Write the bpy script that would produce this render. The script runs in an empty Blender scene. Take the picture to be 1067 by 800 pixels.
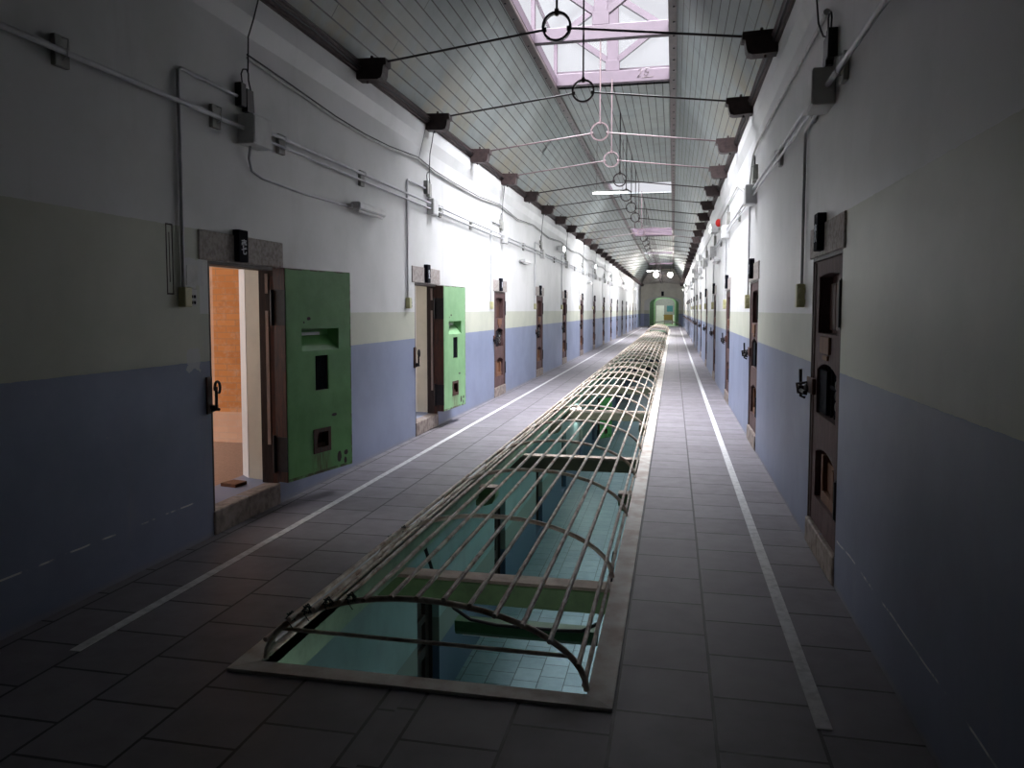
import bpy, math, random
from math import pi, sin, cos, radians
from mathutils import Vector, Matrix
random.seed(7)
SC = bpy.context.scene
COL = SC.collection

# ------------------------------------------------------------------ camera
FPX, Y0PX, EYE = 800.0, 374.0, 1.6
PITCH, YAW = radians(3.64767), radians(11.85012)
fw = Vector((-sin(YAW)*cos(PITCH), cos(YAW)*cos(PITCH), -sin(PITCH)))
rt = Vector((cos(YAW), sin(YAW), 0)); up = rt.cross(fw)
cam = bpy.data.cameras.new('camera'); camo = bpy.data.objects.new('camera', cam); COL.objects.link(camo)
cam.sensor_fit = 'HORIZONTAL'; cam.sensor_width = 36.0; cam.lens = FPX*36.0/1067.0
cam.shift_y = -(400.0-Y0PX)/1067.0; cam.clip_start = 0.05; cam.clip_end = 300
camo.matrix_world = Matrix(((rt.x, up.x, -fw.x, 0), (rt.y, up.y, -fw.y, 0), (rt.z, up.z, -fw.z, EYE), (0, 0, 0, 1)))
SC.camera = camo
# ------------------------------------------------------------------ world, exposure
ADDED_FLOOD = 80.0
SKY, SKY_LOW = 45.0, 0.70
world = bpy.data.worlds.new('overcast_sky'); SC.world = world; world.use_nodes = True
wt = world.node_tree; bg = wt.nodes['Background']; bg.inputs[0].default_value = (0.94, 0.94, 1.0, 1)
# overcast sky, brightest high up and a little behind the photographer
_tc = wt.nodes.new('ShaderNodeTexCoord'); _dp = wt.nodes.new('ShaderNodeVectorMath'); _dp.operation = 'DOT_PRODUCT'
_ax = Vector((0.0, -0.17, 0.985)).normalized(); _dp.inputs[1].default_value = _ax; wt.links.new(_tc.outputs['Generated'], _dp.inputs[0])
_mr = wt.nodes.new('ShaderNodeMapRange'); _mr.interpolation_type = 'SMOOTHSTEP'
_mr.inputs[1].default_value = 0.40; _mr.inputs[2].default_value = 0.98; _mr.inputs[3].default_value = SKY_LOW; _mr.inputs[4].default_value = SKY
wt.links.new(_dp.outputs['Value'], _mr.inputs[0]); wt.links.new(_mr.outputs[0], bg.inputs[1])
SC.view_settings.view_transform = 'Standard'; SC.view_settings.look = 'None'
SC.view_settings.gamma = 1.0; SC.view_settings.use_curve_mapping = False
SC.view_settings.exposure = 0.3
SC.cycles.max_bounces = 10; SC.cycles.diffuse_bounces = 6; SC.cycles.glossy_bounces = 3
SC.cycles.transparent_max_bounces = 12; SC.cycles.sample_clamp_indirect = 6.0
SC.cycles.use_denoising = True
SC.cycles.caustics_reflective = False; SC.cycles.caustics_refractive = False

XL, XR, XC = -3.175, 0.93, -1.1225
PITCHY = 4.37                      # door spacing
ENDY, BACKY = 77.0, -9.0
SKYLIGHTS = [(9.85, 14.25), (25.1, 27.5), (38.9, 43.3), (55.0, 57.2), (67.6, 69.8)]
CZ = 5.65                          # flat ceiling height
RX0, RX1 = -2.2, -0.045            # ceiling runners

def portal(name, loc, rot, sx, sy):
    l = bpy.data.lights.new(name, 'AREA'); l.shape = 'RECTANGLE'; l.size = sx; l.size_y = sy
    l.cycles.is_portal = True
    o = bpy.data.objects.new(name, l); o.location = loc; o.rotation_euler = rot; COL.objects.link(o); return o
for i, (a, b) in enumerate(SKYLIGHTS):
    portal('skylight_portal', (XC, (a+b)/2, CZ+0.02), (0, 0, 0), 2.1, b-a)

# ------------------------------------------------------------------ helpers
class MB:
    def __init__(s): s.v = []; s.f = []; s.m = []; s.sm = []
    def face(s, pts, mi=0, smooth=False):
        n = len(s.v); s.v += [tuple(p) for p in pts]; s.f.append(tuple(range(n, n+len(pts)))); s.m.append(mi); s.sm.append(smooth)
    def mesh(s, vs, fs, mi=0, smooth=False):
        n = len(s.v); s.v += [tuple(p) for p in vs]
        for f in fs: s.f.append(tuple(i+n for i in f)); s.m.append(mi); s.sm.append(smooth)
    def box(s, x0, x1, y0, y1, z0, z1, mi=0):
        if x0 > x1: x0, x1 = x1, x0
        if y0 > y1: y0, y1 = y1, y0
        if z0 > z1: z0, z1 = z1, z0
        vs = [(x, y, z) for z in (z0, z1) for y in (y0, y1) for x in (x0, x1)]
        s.mesh(vs, [(0, 2, 3, 1), (4, 5, 7, 6), (0, 1, 5, 4), (2, 6, 7, 3), (0, 4, 6, 2), (1, 3, 7, 5)], mi)
    def cbox(s, x0, x1, y0, y1, z0, z1, c=0.004, mi=0):
        """box with chamfered edges"""
        if x0 > x1: x0, x1 = x1, x0
        if y0 > y1: y0, y1 = y1, y0
        if z0 > z1: z0, z1 = z1, z0
        c = min(c, (x1-x0)/2.2, (y1-y0)/2.2, (z1-z0)/2.2)
        V = {}; vs = []
        for ix in (0, 1):
            for iy in (0, 1):
                for iz in (0, 1):
                    for ax in (0, 1, 2):
                        x = (x0, x1)[ix]; y = (y0, y1)[iy]; z = (z0, z1)[iz]
                        dx, dy, dz = (c, -c)[ix], (c, -c)[iy], (c, -c)[iz]
                        p = [x+dx, y+dy, z+dz]; p[ax] = (x, y, z)[ax]
                        V[ix, iy, iz, ax] = len(vs); vs.append(tuple(p))
        fs = []
        for a in (0, 1):
            fs.append([V[a, i, j, 0] for i, j in ((0, 0), (1, 0), (1, 1), (0, 1))][::(1 if a else -1)])
            fs.append([V[i, a, j, 1] for i, j in ((0, 0), (1, 0), (1, 1), (0, 1))][::(-1 if a else 1)])
            fs.append([V[i, j, a, 2] for i, j in ((0, 0), (1, 0), (1, 1), (0, 1))][::(1 if a else -1)])
        for a in (0, 1):
            for b in (0, 1):
                k = 1 if a == b else -1
                fs.append([V[0, a, b, 1], V[1, a, b, 1], V[1, a, b, 2], V[0, a, b, 2]][::k])
                fs.append([V[a, 0, b, 2], V[a, 1, b, 2], V[a, 1, b, 0], V[a, 0, b, 0]][::k])
                fs.append([V[a, b, 0, 0], V[a, b, 1, 0], V[a, b, 1, 1], V[a, b, 0, 1]][::k])
                for d in (0, 1):
                    q = [V[a, b, d, 0], V[a, b, d, 1], V[a, b, d, 2]]
                    fs.append(q if (a+b+d) % 2 else q[::-1])
        s.mesh(vs, fs, mi)
    def tube(s, pts, r, n=8, closed=False, caps=True, mi=0):
        P = [Vector(p) for p in pts]; m = len(P); rings = []
        ref = None
        for i in range(m):
            if closed: t = P[(i+1) % m]-P[i-1]
            else: t = P[min(i+1, m-1)]-P[max(i-1, 0)]
            t = t.normalized() if t.length else Vector((0, 0, 1))
            if ref is None:
                ref = Vector((0, 0, 1)) if abs(t.z) < 0.9 else Vector((1, 0, 0))
            a = ref - t*ref.dot(t)
            if a.length < 1e-4: a = t.orthogonal()
            a.normalize(); b = t.cross(a); ref = a
            rings.append([P[i]+a*cos(2*pi*k/n)*r+b*sin(2*pi*k/n)*r for k in range(n)])
        vs = [v for q in rings for v in q]; fs = []
        for i in range(m if closed else m-1):
            j = (i+1) % m
            for k in range(n):
                l = (k+1) % n; fs.append((i*n+k, i*n+l, j*n+l, j*n+k))
        s.mesh(vs, fs, mi, True)
        if caps and not closed:
            s.mesh(rings[0], [tuple(range(n))[::-1]], mi); s.mesh(rings[-1], [tuple(range(n))], mi)
    def prism(s, prof, axis, a0, a1, mi=0):
        """closed profile of 2D pts extruded along axis ('y': pts are (x,z); 'x': (y,z); 'z': (x,y))"""
        f = {'y': lambda p, t: (p[0], t, p[1]), 'x': lambda p, t: (t, p[0], p[1]), 'z': lambda p, t: (p[0], p[1], t)}[axis]
        n = len(prof); vs = [f(p, a0) for p in prof]+[f(p, a1) for p in prof]
        fs = [(i, (i+1) % n, n+(i+1) % n, n+i) for i in range(n)]+[tuple(range(n))[::-1], tuple(range(n, 2*n))]
        s.mesh(vs, fs, mi)
    def ball(s, c, r, n=16, m=10, mi=0, sz=1.0):
        vs = []; fs = []
        for i in range(m+1):
            th = pi*i/m
            for k in range(n): vs.append((c[0]+r*sin(th)*cos(2*pi*k/n), c[1]+r*sin(th)*sin(2*pi*k/n), c[2]+r*cos(th)*sz))
        for i in range(m):
            for k in range(n): l = (k+1) % n; fs.append((i*n+k, (i+1)*n+k, (i+1)*n+l, i*n+l))
        s.mesh(vs, fs, mi, True)
    def lathe(s, c, prof, n=20, mi=0):
        """prof: (r,z) pts; axis z through c"""
        vs = []; fs = []
        for r, z in prof:
            for k in range(n): vs.append((c[0]+r*cos(2*pi*k/n), c[1]+r*sin(2*pi*k/n), c[2]+z))
        for i in range(len(prof)-1):
            for k in range(n): l = (k+1) % n; fs.append((i*n+k, i*n+l, (i+1)*n+l, (i+1)*n+k))
        s.mesh(vs, fs, mi, True)
    def holed(s, w, z0, z1, y0, y1, holes, depth=None, x0=0.0, mi=0, back=True):
        """slab in the xz plane from x0..x0+w, z0..z1, front at y0, back at y1, with rectangular holes (hx0,hx1,hz0,hz1,depth or None=through)"""
        xs = sorted({x0, x0+w} | {h[0] for h in holes} | {h[1] for h in holes})
        zs = sorted({z0, z1} | {h[2] for h in holes} | {h[3] for h in holes})
        for i in range(len(xs)-1):
            for j in range(len(zs)-1):
                cx, cz = (xs[i]+xs[i+1])/2, (zs[j]+zs[j+1])/2
                hit = [h for h in holes if h[0] < cx < h[1] and h[2] < cz < h[3]]
                a, b, c, d = xs[i], xs[i+1], zs[j], zs[j+1]
                if not hit:
                    s.face([(a, y0, c), (b, y0, c), (b, y0, d), (a, y0, d)], mi)
                if (not hit or hit[0][4] is not None) and back:
                    s.face([(a, y1, d), (b, y1, d), (b, y1, c), (a, y1, c)], mi)
        for h in holes:
            a, b, c, d, e = h; yb = y1 if e is None else y0+e*(1 if y1 > y0 else -1)
            s.face([(a, y0, c), (a, y0, d), (a, yb, d), (a, yb, c)], mi); s.face([(b, y0, d), (b, y0, c), (b, yb, c), (b, yb, d)], mi)
            s.face([(b, y0, c), (a, y0, c), (a, yb, c), (b, yb, c)], mi); s.face([(a, y0, d), (b, y0, d), (b, yb, d), (a, yb, d)], mi)
            if e is not None: s.face([(a, yb, c), (b, yb, c), (b, yb, d), (a, yb, d)], mi)
        x1 = x0+w
        s.face([(x0, y0, z1), (x0, y0, z0), (x0, y1, z0), (x0, y1, z1)], mi); s.face([(x1, y0, z0), (x1, y0, z1), (x1, y1, z1), (x1, y1, z0)], mi)
        s.face([(x0, y0, z0), (x1, y0, z0), (x1, y1, z0), (x0, y1, z0)], mi); s.face([(x1, y0, z1), (x0, y0, z1), (x0, y1, z1), (x1, y1, z1)], mi)
    def build(s, name, mats, parent=None, label=None):
        me = bpy.data.meshes.new(name); me.from_pydata(s.v, [], s.f)
        if not isinstance(mats, (list, tuple)): mats = [mats]
        for m in mats: me.materials.append(m)
        me.polygons.foreach_set('material_index', s.m); me.polygons.foreach_set('use_smooth', s.sm); me.update()
        o = bpy.data.objects.new(name, me); COL.objects.link(o)
        if parent: o.parent = parent
        if label: o['label'] = label
        return o

def empty(name, loc=(0, 0, 0), rz=0.0):
    o = bpy.data.objects.new(name, None); o.location = loc; o.rotation_euler = (0, 0, rz); o.empty_display_size = 0.1; COL.objects.link(o); return o
def tag(o, label=None, cat=None, group=None, kind=None):
    if label: o['label'] = label
    if cat: o['category'] = cat
    if group: o['group'] = group
    if kind: o['kind'] = kind
    return o
def kids(o): return [c for c in bpy.data.objects if c.parent == o]
CH = {}
def copy_tree(o, parent=None):
    c = o.copy(); COL.objects.link(c); c.parent = parent
    for ch in CHILD(o): copy_tree(ch, c)
    return c
def CHILD(o):
    return list(o.children)
ORD = ['first', 'second', 'third', 'fourth', 'fifth', 'sixth', 'seventh', 'eighth', 'ninth', 'tenth', 'eleventh', 'twelfth', 'thirteenth',
       'fourteenth', 'fifteenth', 'sixteenth', 'seventeenth', 'eighteenth', 'nineteenth', 'twentieth']
ORD += ['twenty-'+o for o in ORD[:9]]+['thirtieth']+['thirty-'+o for o in ORD[:9]]+['fortieth']

def srgb(r, g, b):
    f = lambda c: (c/255/12.92) if c/255 <= 0.04045 else ((c/255+0.055)/1.055)**2.4
    return (f(r), f(g), f(b), 1.0)

# ------------------------------------------------------------------ materials
class NT:
    def __init__(s, name):
        s.m = bpy.data.materials.new(name); s.m.use_nodes = True; s.t = s.m.node_tree; s.n = s.t.nodes; s.l = s.t.links
        s.b = s.n['Principled BSDF']
    def node(s, t, **k):
        n = s.n.new(t)
        for a, v in k.items():
            if a.startswith('i_'): n.inputs[a[2:].replace('_', ' ')].default_value = v
            else: setattr(n, a, v)
        return n
    def link(s, a, b): s.l.new(a, b)
    def val(s, x, inp):
        if hasattr(x, 'is_output'): s.link(x, inp)
        else: inp.default_value = x
    def math(s, op, a, b=0.0, c=None, clamp=False):
        n = s.node('ShaderNodeMath', operation=op, use_clamp=clamp); s.val(a, n.inputs[0]); s.val(b, n.inputs[1])
        if c is not None: s.val(c, n.inputs[2])
        return n.outputs[0]
    def mix(s, f, a, b):
        n = s.node('ShaderNodeMix', data_type='RGBA'); s.val(f, n.inputs[0]); s.val(a, n.inputs[6]); s.val(b, n.inputs[7]); return n.outputs[2]
    def pos(s, obj=False):
        if obj: o = s.node('ShaderNodeTexCoord').outputs['Object']
        else: o = s.node('ShaderNodeNewGeometry').outputs['Position']
        x = s.node('ShaderNodeSeparateXYZ'); s.link(o, x.inputs[0]); return o, x.outputs[0], x.outputs[1], x.outputs[2]
    def noise(s, vec, scale, detail=4, rough=0.6, dist=0.0, stretch=None):
        if stretch:
            mp = s.node('ShaderNodeMapping'); mp.inputs['Scale'].default_value = stretch; s.link(vec, mp.inputs[0]); vec = mp.outputs[0]
        n = s.node('ShaderNodeTexNoise'); n.inputs['Scale'].default_value = scale; n.inputs['Detail'].default_value = detail
        n.inputs['Roughness'].default_value = rough; n.inputs['Distortion'].default_value = dist; s.link(vec, n.inputs['Vector']); return n.outputs[0]
    def ramp(s, v, a, b):   # smooth 0..1 between a and b
        n = s.node('ShaderNodeMapRange', interpolation_type='SMOOTHSTEP'); s.val(v, n.inputs[0]); n.inputs[1].default_value = a; n.inputs[2].default_value = b; return n.outputs[0]
    def bump(s, h, strength=0.3, dist=0.01):
        n = s.node('ShaderNodeBump'); n.inputs['Strength'].default_value = strength; n.inputs['Distance'].default_value = dist; s.val(h, n.inputs['Height']); s.link(n.outputs[0], s.b.inputs['Normal'])
    def out(s, color, rough=0.6, metal=0.0, spec=0.5):
        s.val(color, s.b.inputs['Base Color']); s.val(rough, s.b.inputs['Roughness']); s.b.inputs['Metallic'].default_value = metal
        s.b.inputs['Specular IOR Level'].default_value = spec; return s.m
    def band(s, v, a, b): # 1 inside [a,b]
        return s.math('MULTIPLY', s.math('GREATER_THAN', v, a), s.math('LESS_THAN', v, b))

def simple(name, col, rough=0.6, metal=0.0, var=0.25, scale=8.0, dark=None, bump=0.0, spec=0.5, stretch=None):
    t = NT(name); v, x, y, z = t.pos(True)
    n = t.noise(v, scale, 5, 0.6, stretch=stretch); f = t.math('MULTIPLY', t.ramp(n, 0.35, 0.75), 1.0)
    d = dark if dark else tuple(c*(1-var) for c in col[:3])+(1,)
    c = t.mix(f, col, d)
    if bump: t.bump(n, bump, 0.01)
    return t.out(c, rough, metal, spec)

def wall_mat():
    t = NT('painted_plaster'); v, x, y, z = t.pos()
    n1 = t.noise(v, 1.3, 6, 0.62); n2 = t.noise(v, 14.0, 4, 0.6); n3 = t.noise(v, 3.0, 5, 0.65, stretch=(1, 1, 0.12))
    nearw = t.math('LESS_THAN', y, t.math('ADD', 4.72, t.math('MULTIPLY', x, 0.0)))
    wob = t.math('MULTIPLY', t.math('SUBTRACT', n2, 0.5), 0.012)
    zt = t.math('ADD', z, wob)
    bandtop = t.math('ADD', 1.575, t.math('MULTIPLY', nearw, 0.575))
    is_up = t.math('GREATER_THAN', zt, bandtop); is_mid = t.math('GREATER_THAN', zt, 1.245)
    white = t.mix(t.ramp(n1, 0.35, 0.75), (0.64, 0.64, 0.635, 1), (0.55, 0.56, 0.545, 1))
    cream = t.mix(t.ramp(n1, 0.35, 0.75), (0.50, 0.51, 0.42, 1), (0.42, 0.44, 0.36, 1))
    blue = t.mix(t.ramp(n1, 0.3, 0.75), (0.235, 0.27, 0.385, 1), (0.185, 0.215, 0.31, 1))
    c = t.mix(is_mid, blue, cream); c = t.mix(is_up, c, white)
    # run marks and grime, scuffs low on the wall
    c = t.mix(t.math('MULTIPLY', t.ramp(n3, 0.56, 0.8), 0.25), c, (0.33, 0.32, 0.30, 1))
    scuff = t.math('MULTIPLY', t.ramp(t.noise(v, 9, 6, 0.75), 0.66, 0.74), t.math('LESS_THAN', z, 1.2))
    c = t.mix(t.math('MULTIPLY', scuff, 0.25), c, (0.62, 0.62, 0.62, 1))
    # long horizontal scratches near 0.29 m
    zz = t.math('ADD', z, t.math('MULTIPLY', t.math('SUBTRACT', t.noise(v, 1.5, 2), 0.5), 0.06))
    sc = t.math('MULTIPLY', t.band(zz, 0.286, 0.296), t.ramp(t.noise(v, 6, 3), 0.45, 0.55))
    sc = t.math('MULTIPLY', sc, t.math('LESS_THAN', y, 4.6)); c = t.mix(t.math('MULTIPLY', sc, 0.8), c, (0.75, 0.75, 0.72, 1))
    # dark line of dirt along the skirting
    c = t.mix(t.math('MULTIPLY', t.ramp(z, 0.05, 0.0), 0.5), c, (0.30, 0.28, 0.26, 1))
    # filled patches left of the first door
    yy = t.math('ADD', y, t.math('MULTIPLY', t.math('SUBTRACT', n2, 0.5), 0.12)); z2 = t.math('ADD', z, t.math('MULTIPLY', t.math('SUBTRACT', n2, 0.5), -0.1))
    left = t.math('LESS_THAN', x, -2.0)
    p1 = t.math('MULTIPLY', t.band(yy, 4.56, 4.70), t.band(z2, 1.19, 1.34)); p2 = t.math('MULTIPLY', t.band(yy, 4.56, 4.76), t.band(z2, 1.76, 1.94))
    c = t.mix(t.math('MULTIPLY', t.math('MULTIPLY', t.math('MAXIMUM', p1, p2), left), 0.8), c, (0.50, 0.51, 0.52, 1))
    t.bump(t.math('ADD', t.math('MULTIPLY', n1, 2.0), n2), 0.25, 0.004)
    return t.out(c, 0.5, 0.0, 0.35)

def tile_mat(name='stone_tiles', ca=(0.25, 0.232, 0.255, 1), cb=(0.165, 0.150, 0.163, 1), low=False):
    t = NT(name); v, x, y, z = t.pos()
    side = t.math('GREATER_THAN', x, -1.07)
    uR = t.math('DIVIDE', t.math('ADD', x, 0.21), 0.3875); uL = t.math('DIVIDE', t.math('ADD', x, 1.93), 0.39)
    u = t.math('ADD', t.math('MULTIPLY', uR, side), t.math('MULTIPLY', uL, t.math('SUBTRACT', 1.0, side)))
    iu = t.math('FLOOR', u); fu = t.math('SUBTRACT', u, iu)
    off = t.math('FRACT', t.math('MULTIPLY', t.math('ADD', iu, t.math('MULTIPLY', side, 3.0)), 0.53))
    w = t.math('ADD', t.math('DIVIDE', t.math('SUBTRACT', y, 2.84), 0.402), off)
    iw = t.math('FLOOR', w); fv = t.math('SUBTRACT', w, iw)
    g = 0.014
    e = t.math('MINIMUM', t.math('MINIMUM', fu, t.math('SUBTRACT', 1.0, fu)), t.math('MINIMUM', fv, t.math('SUBTRACT', 1.0, fv)))
    wobble = t.math('MULTIPLY', t.noise(v, 12, 3), 0.008)
    joint = t.math('LESS_THAN', e, t.math('ADD', g, wobble))
    cmb = t.node('ShaderNodeCombineXYZ'); t.link(iu, cmb.inputs[0]); t.link(iw, cmb.inputs[1]); t.link(side, cmb.inputs[2])
    wn = t.node('ShaderNodeTexWhiteNoise', noise_dimensions='3D'); t.link(cmb.outputs[0], wn.inputs[0])
    n = t.noise(v, 6, 6, 0.65); n2 = t.noise(v, 60, 3, 0.7)
    f = t.math('ADD', t.math('MULTIPLY', wn.outputs[0], 0.55), t.math('MULTIPLY', t.ramp(n, 0.3, 0.75), 0.45))
    c = t.mix(f, ca, cb)
    c = t.mix(t.math('MULTIPLY', t.ramp(n2, 0.62, 0.8), 0.25), c, tuple(k*1.9 for k in ca[:3])+(1,))
    c = t.mix(joint, c, tuple(k*0.22 for k in cb[:3])+(1,))
    h = t.math('SUBTRACT', t.math('MULTIPLY', n2, 0.15), joint); t.bump(h, 0.5, 0.006)
    return t.out(c, t.math('ADD', 0.42, t.math('MULTIPLY', n, 0.2)), 0, 0.5)

def board_mat():
    t = NT('ceiling_boards'); v, x, y, z = t.pos()
    # board coordinate: across the corridor; on slopes follow the slope length
    ax = t.math('ABSOLUTE', t.math('SUBTRACT', x, XC))
    sl = t.math('GREATER_THAN', ax, 1.08)
    u = t.math('ADD', t.math('MULTIPLY', ax, t.math('SUBTRACT', 1.0, sl)), t.math('MULTIPLY', t.math('ADD', 1.08, t.math('MULTIPLY', t.math('SUBTRACT', ax, 1.08), 1.95)), sl))
    q = t.math('DIVIDE', u, 0.145); iq = t.math('FLOOR', q); fq = t.math('SUBTRACT', q, iq)
    groove = t.math('LESS_THAN', fq, 0.10)
    wn = t.node('ShaderNodeTexWhiteNoise', noise_dimensions='1D'); t.link(iq, wn.inputs[1])
    wj = t.math('ADD', t.math('DIVIDE', y, 6.8), wn.outputs[0]); jf = t.math('FRACT', wj); butt = t.math('LESS_THAN', jf, 0.0015)
    n = t.noise(v, 2.2, 6, 0.65); n2 = t.noise(v, 9, 5, 0.7, stretch=(1, 0.12, 1))
    c = t.mix(t.ramp(n, 0.35, 0.75), (0.205, 0.235, 0.228, 1), (0.15, 0.172, 0.168, 1))
    c = t.mix(t.math('MULTIPLY', wn.outputs[0], 0.25), c, (0.245, 0.275, 0.262, 1))
    # yellow brown damp staining, mostly low on the slopes
    lowz = t.ramp(z, 4.9, 4.1)
    st = t.math('MULTIPLY', t.ramp(t.noise(v, 0.9, 5, 0.6), 0.42, 0.62), t.math('ADD', 0.15, t.math('MULTIPLY', lowz, 0.85)))
    c = t.mix(t.math('MULTIPLY', st, 0.6), c, (0.24, 0.19, 0.10, 1))
    c = t.mix(t.math('MULTIPLY', t.ramp(n2, 0.6, 0.8), 0.35), c, (0.14, 0.105, 0.07, 1))
    c = t.mix(t.math('MAXIMUM', groove, butt), c, (0.022, 0.017, 0.014, 1))
    t.bump(t.math('SUBTRACT', 0.0, groove), 0.6, 0.01)
    return t.out(c, 0.55, 0, 0.35)

def wood_mat(name, a, b, worn=None, rough=0.6, sx=1.0):
    t = NT(name); v, x, y, z = t.pos(True)
    n = t.noise(v, 7, 7, 0.7, 0.8, stretch=(6*sx, 6, 0.7)); n2 = t.noise(v, 3.0, 5, 0.6)
    c = t.mix(t.ramp(n, 0.3, 0.72), a, b)
    if worn: c = t.mix(t.math('MULTIPLY', t.ramp(n2, 0.52, 0.68), 0.75), c, worn)
    t.bump(n, 0.35, 0.004)
    return t.out(c, rough, 0, 0.4)

def green_door_mat(name='chipped_green_paint', ga=(0.16, 0.42, 0.14, 1), gb=(0.11, 0.31, 0.09, 1)):
    t = NT(name); v, x, y, z = t.pos(True)
    n = t.noise(v, 3.5, 6, 0.6); n2 = t.noise(v, 16, 6, 0.75)
    c = t.mix(t.ramp(n, 0.3, 0.75), ga, gb)
    c = t.mix(t.math('MULTIPLY', t.ramp(n2, 0.60, 0.72), 0.35), c, (0.16, 0.30, 0.10, 1))
    # rust run under the food hatch; x is the distance from the hinge, z height
    run = t.math('MULTIPLY', t.ramp(t.math('ABSOLUTE', t.math('SUBTRACT', x, 0.43)), 0.17, 0.03), t.math('MULTIPLY', t.ramp(z, 0.46, 0.36), t.ramp(t.noise(v, 7, 5, 0.7, stretch=(4, 1, 0.6)), 0.35, 0.65)))
    c = t.mix(t.math('MULTIPLY', run, 0.85), c, (0.10, 0.045, 0.02, 1))
    def hole(cx, cz, rx, rz):
        a = t.math('DIVIDE', t.math('SUBTRACT', x, cx), rx); b = t.math('DIVIDE', t.math('SUBTRACT', z, cz), rz)
        r = t.math('ADD', t.math('MULTIPLY', a, a), t.math('MULTIPLY', b, b)); return t.math('LESS_THAN', t.math('ADD', r, t.math('MULTIPLY', t.math('SUBTRACT', n2, 0.5), 2.2)), 1.0)
    for q in ((0.665, 0.325, 0.03, 0.045), (0.76, 0.345, 0.03, 0.022), (0.60, 0.70, 0.035, 0.012), (0.28, 1.53, 0.022, 0.014), (0.22, 1.50, 0.01, 0.008), (0.75, 0.28, 0.02, 0.03)):
        c = t.mix(hole(*q), c, (0.025, 0.012, 0.008, 1))
    ed = t.math('MAXIMUM', t.math('GREATER_THAN', x, 0.838), t.math('MAXIMUM', t.math('LESS_THAN', z, 0.25), t.math('GREATER_THAN', z, 1.918)))
    ed = t.math('MULTIPLY', ed, t.ramp(t.noise(v, 8, 4), 0.4, 0.55)); c = t.mix(t.math('MULTIPLY', ed, 0.8), c, (0.06, 0.03, 0.015, 1))
    t.bump(n2, 0.25, 0.003)
    return t.out(c, 0.45, 0, 0.45)

def brick_mat():
    t = NT('cell_brickwork'); v, x, y, z = t.pos()
    cx = t.node('ShaderNodeCombineXYZ'); t.link(t.math('ADD', x, y), cx.inputs[0]); t.link(z, cx.inputs[1])
    b = t.node('ShaderNodeTexBrick'); t.link(cx.outputs[0], b.inputs[0])
    b.inputs['Color1'].default_value = (0.62, 0.26, 0.085, 1); b.inputs['Color2'].default_value = (0.52, 0.20, 0.06, 1); b.inputs['Mortar'].default_value = (0.46, 0.22, 0.10, 1)
    b.inputs['Scale'].default_value = 1.0; b.inputs['Brick Width'].default_value = 0.22; b.inputs['Row Height'].default_value = 0.068; b.inputs['Mortar Size'].default_value = 0.006
    n = t.noise(v, 2.5, 6, 0.6); n2 = t.noise(v, 12, 5, 0.7)
    c = t.mix(t.math('MULTIPLY', t.ramp(n2, 0.45, 0.75), 0.5), b.outputs[0], (0.60, 0.42, 0.30, 1))
    pale = t.math('MAXIMUM', t.math('LESS_THAN', x, -4.86), t.math('LESS_THAN', z, 0.50))
    c = t.mix(t.math('MULTIPLY', pale, 0.6), c, (0.66, 0.47, 0.36, 1))
    c = t.mix(t.math('MULTIPLY', t.ramp(n, 0.58, 0.72), 0.4), c, (0.25, 0.10, 0.05, 1))
    t.bump(b.outputs['Fac'], -0.4, 0.006)
    return t.out(c, 0.8, 0, 0.2)

M = {}
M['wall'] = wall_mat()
M['tile'] = tile_mat()
M['boards'] = board_mat()
M['brick'] = brick_mat()
M['green'] = green_door_mat()
M['green_pale'] = green_door_mat('chipped_pale_green_paint', (0.27, 0.50, 0.25, 1), (0.20, 0.40, 0.19, 1))
M['door_wood'] = wood_mat('old_door_wood', (0.105, 0.055, 0.056, 1), (0.050, 0.022, 0.018, 1), (0.12, 0.07, 0.072, 1), 0.75)
M['rust_wood'] = wood_mat('rust_stained_wood', (0.10, 0.032, 0.017, 1), (0.028, 0.012, 0.009, 1), None, 0.6)
M['orange_wood'] = wood_mat('bare_split_wood', (0.20, 0.088, 0.038, 1), (0.10, 0.04, 0.02, 1), None, 0.7)
M['pale_wood'] = wood_mat('bleached_wood_strip', (0.50, 0.42, 0.38, 1), (0.34, 0.27, 0.23, 1), None, 0.7)
M['frame_wood'] = wood_mat('dark_frame_wood', (0.050, 0.028, 0.022, 1), (0.018, 0.010, 0.008, 1), None, 0.6)
M['black_iron'] = simple('blackened_iron', (0.018, 0.016, 0.018, 1), 0.5, 0.3, 0.5, 20)
M['runner'] = simple('dark_brown_painted_timber', (0.052, 0.032, 0.030, 1), 0.5, 0, 0.5, 6, bump=0.2)
M['rod'] = simple('painted_iron_rod', (0.050, 0.038, 0.040, 1), 0.4, 0.2, 0.5, 10)
M['rod_pale'] = simple('pinkish_painted_iron_rod', (0.13, 0.09, 0.095, 1), 0.45, 0.1, 0.4, 10)
M['block'] = simple('soot_brown_timber', (0.042, 0.025, 0.024, 1), 0.65, 0, 0.6, 12, bump=0.5)
M['plate'] = simple('brown_wall_plate', (0.060, 0.036, 0.035, 1), 0.6, 0, 0.6, 14, bump=0.4)
M['granite'] = simple('mottled_granite', (0.42, 0.375, 0.35, 1), 0.75, 0, 0.5, 35, dark=(0.22, 0.19, 0.17, 1), bump=0.4)
M['sill'] = simple('worn_sill_stone', (0.30, 0.25, 0.22, 1), 0.7, 0, 0.5, 14, dark=(0.13, 0.095, 0.08, 1), bump=0.5)
M['sign'] = simple('black_sign_board', (0.010, 0.011, 0.017, 1), 0.9, 0, 0.3, 10, spec=0.1)
M['letter'] = simple('white_lettering', (0.72, 0.74, 0.80, 1), 0.6, 0, 0.15, 30)
M['pipe'] = simple('grey_painted_conduit', (0.60, 0.60, 0.62, 1), 0.4, 0, 0.2, 6)
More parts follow.
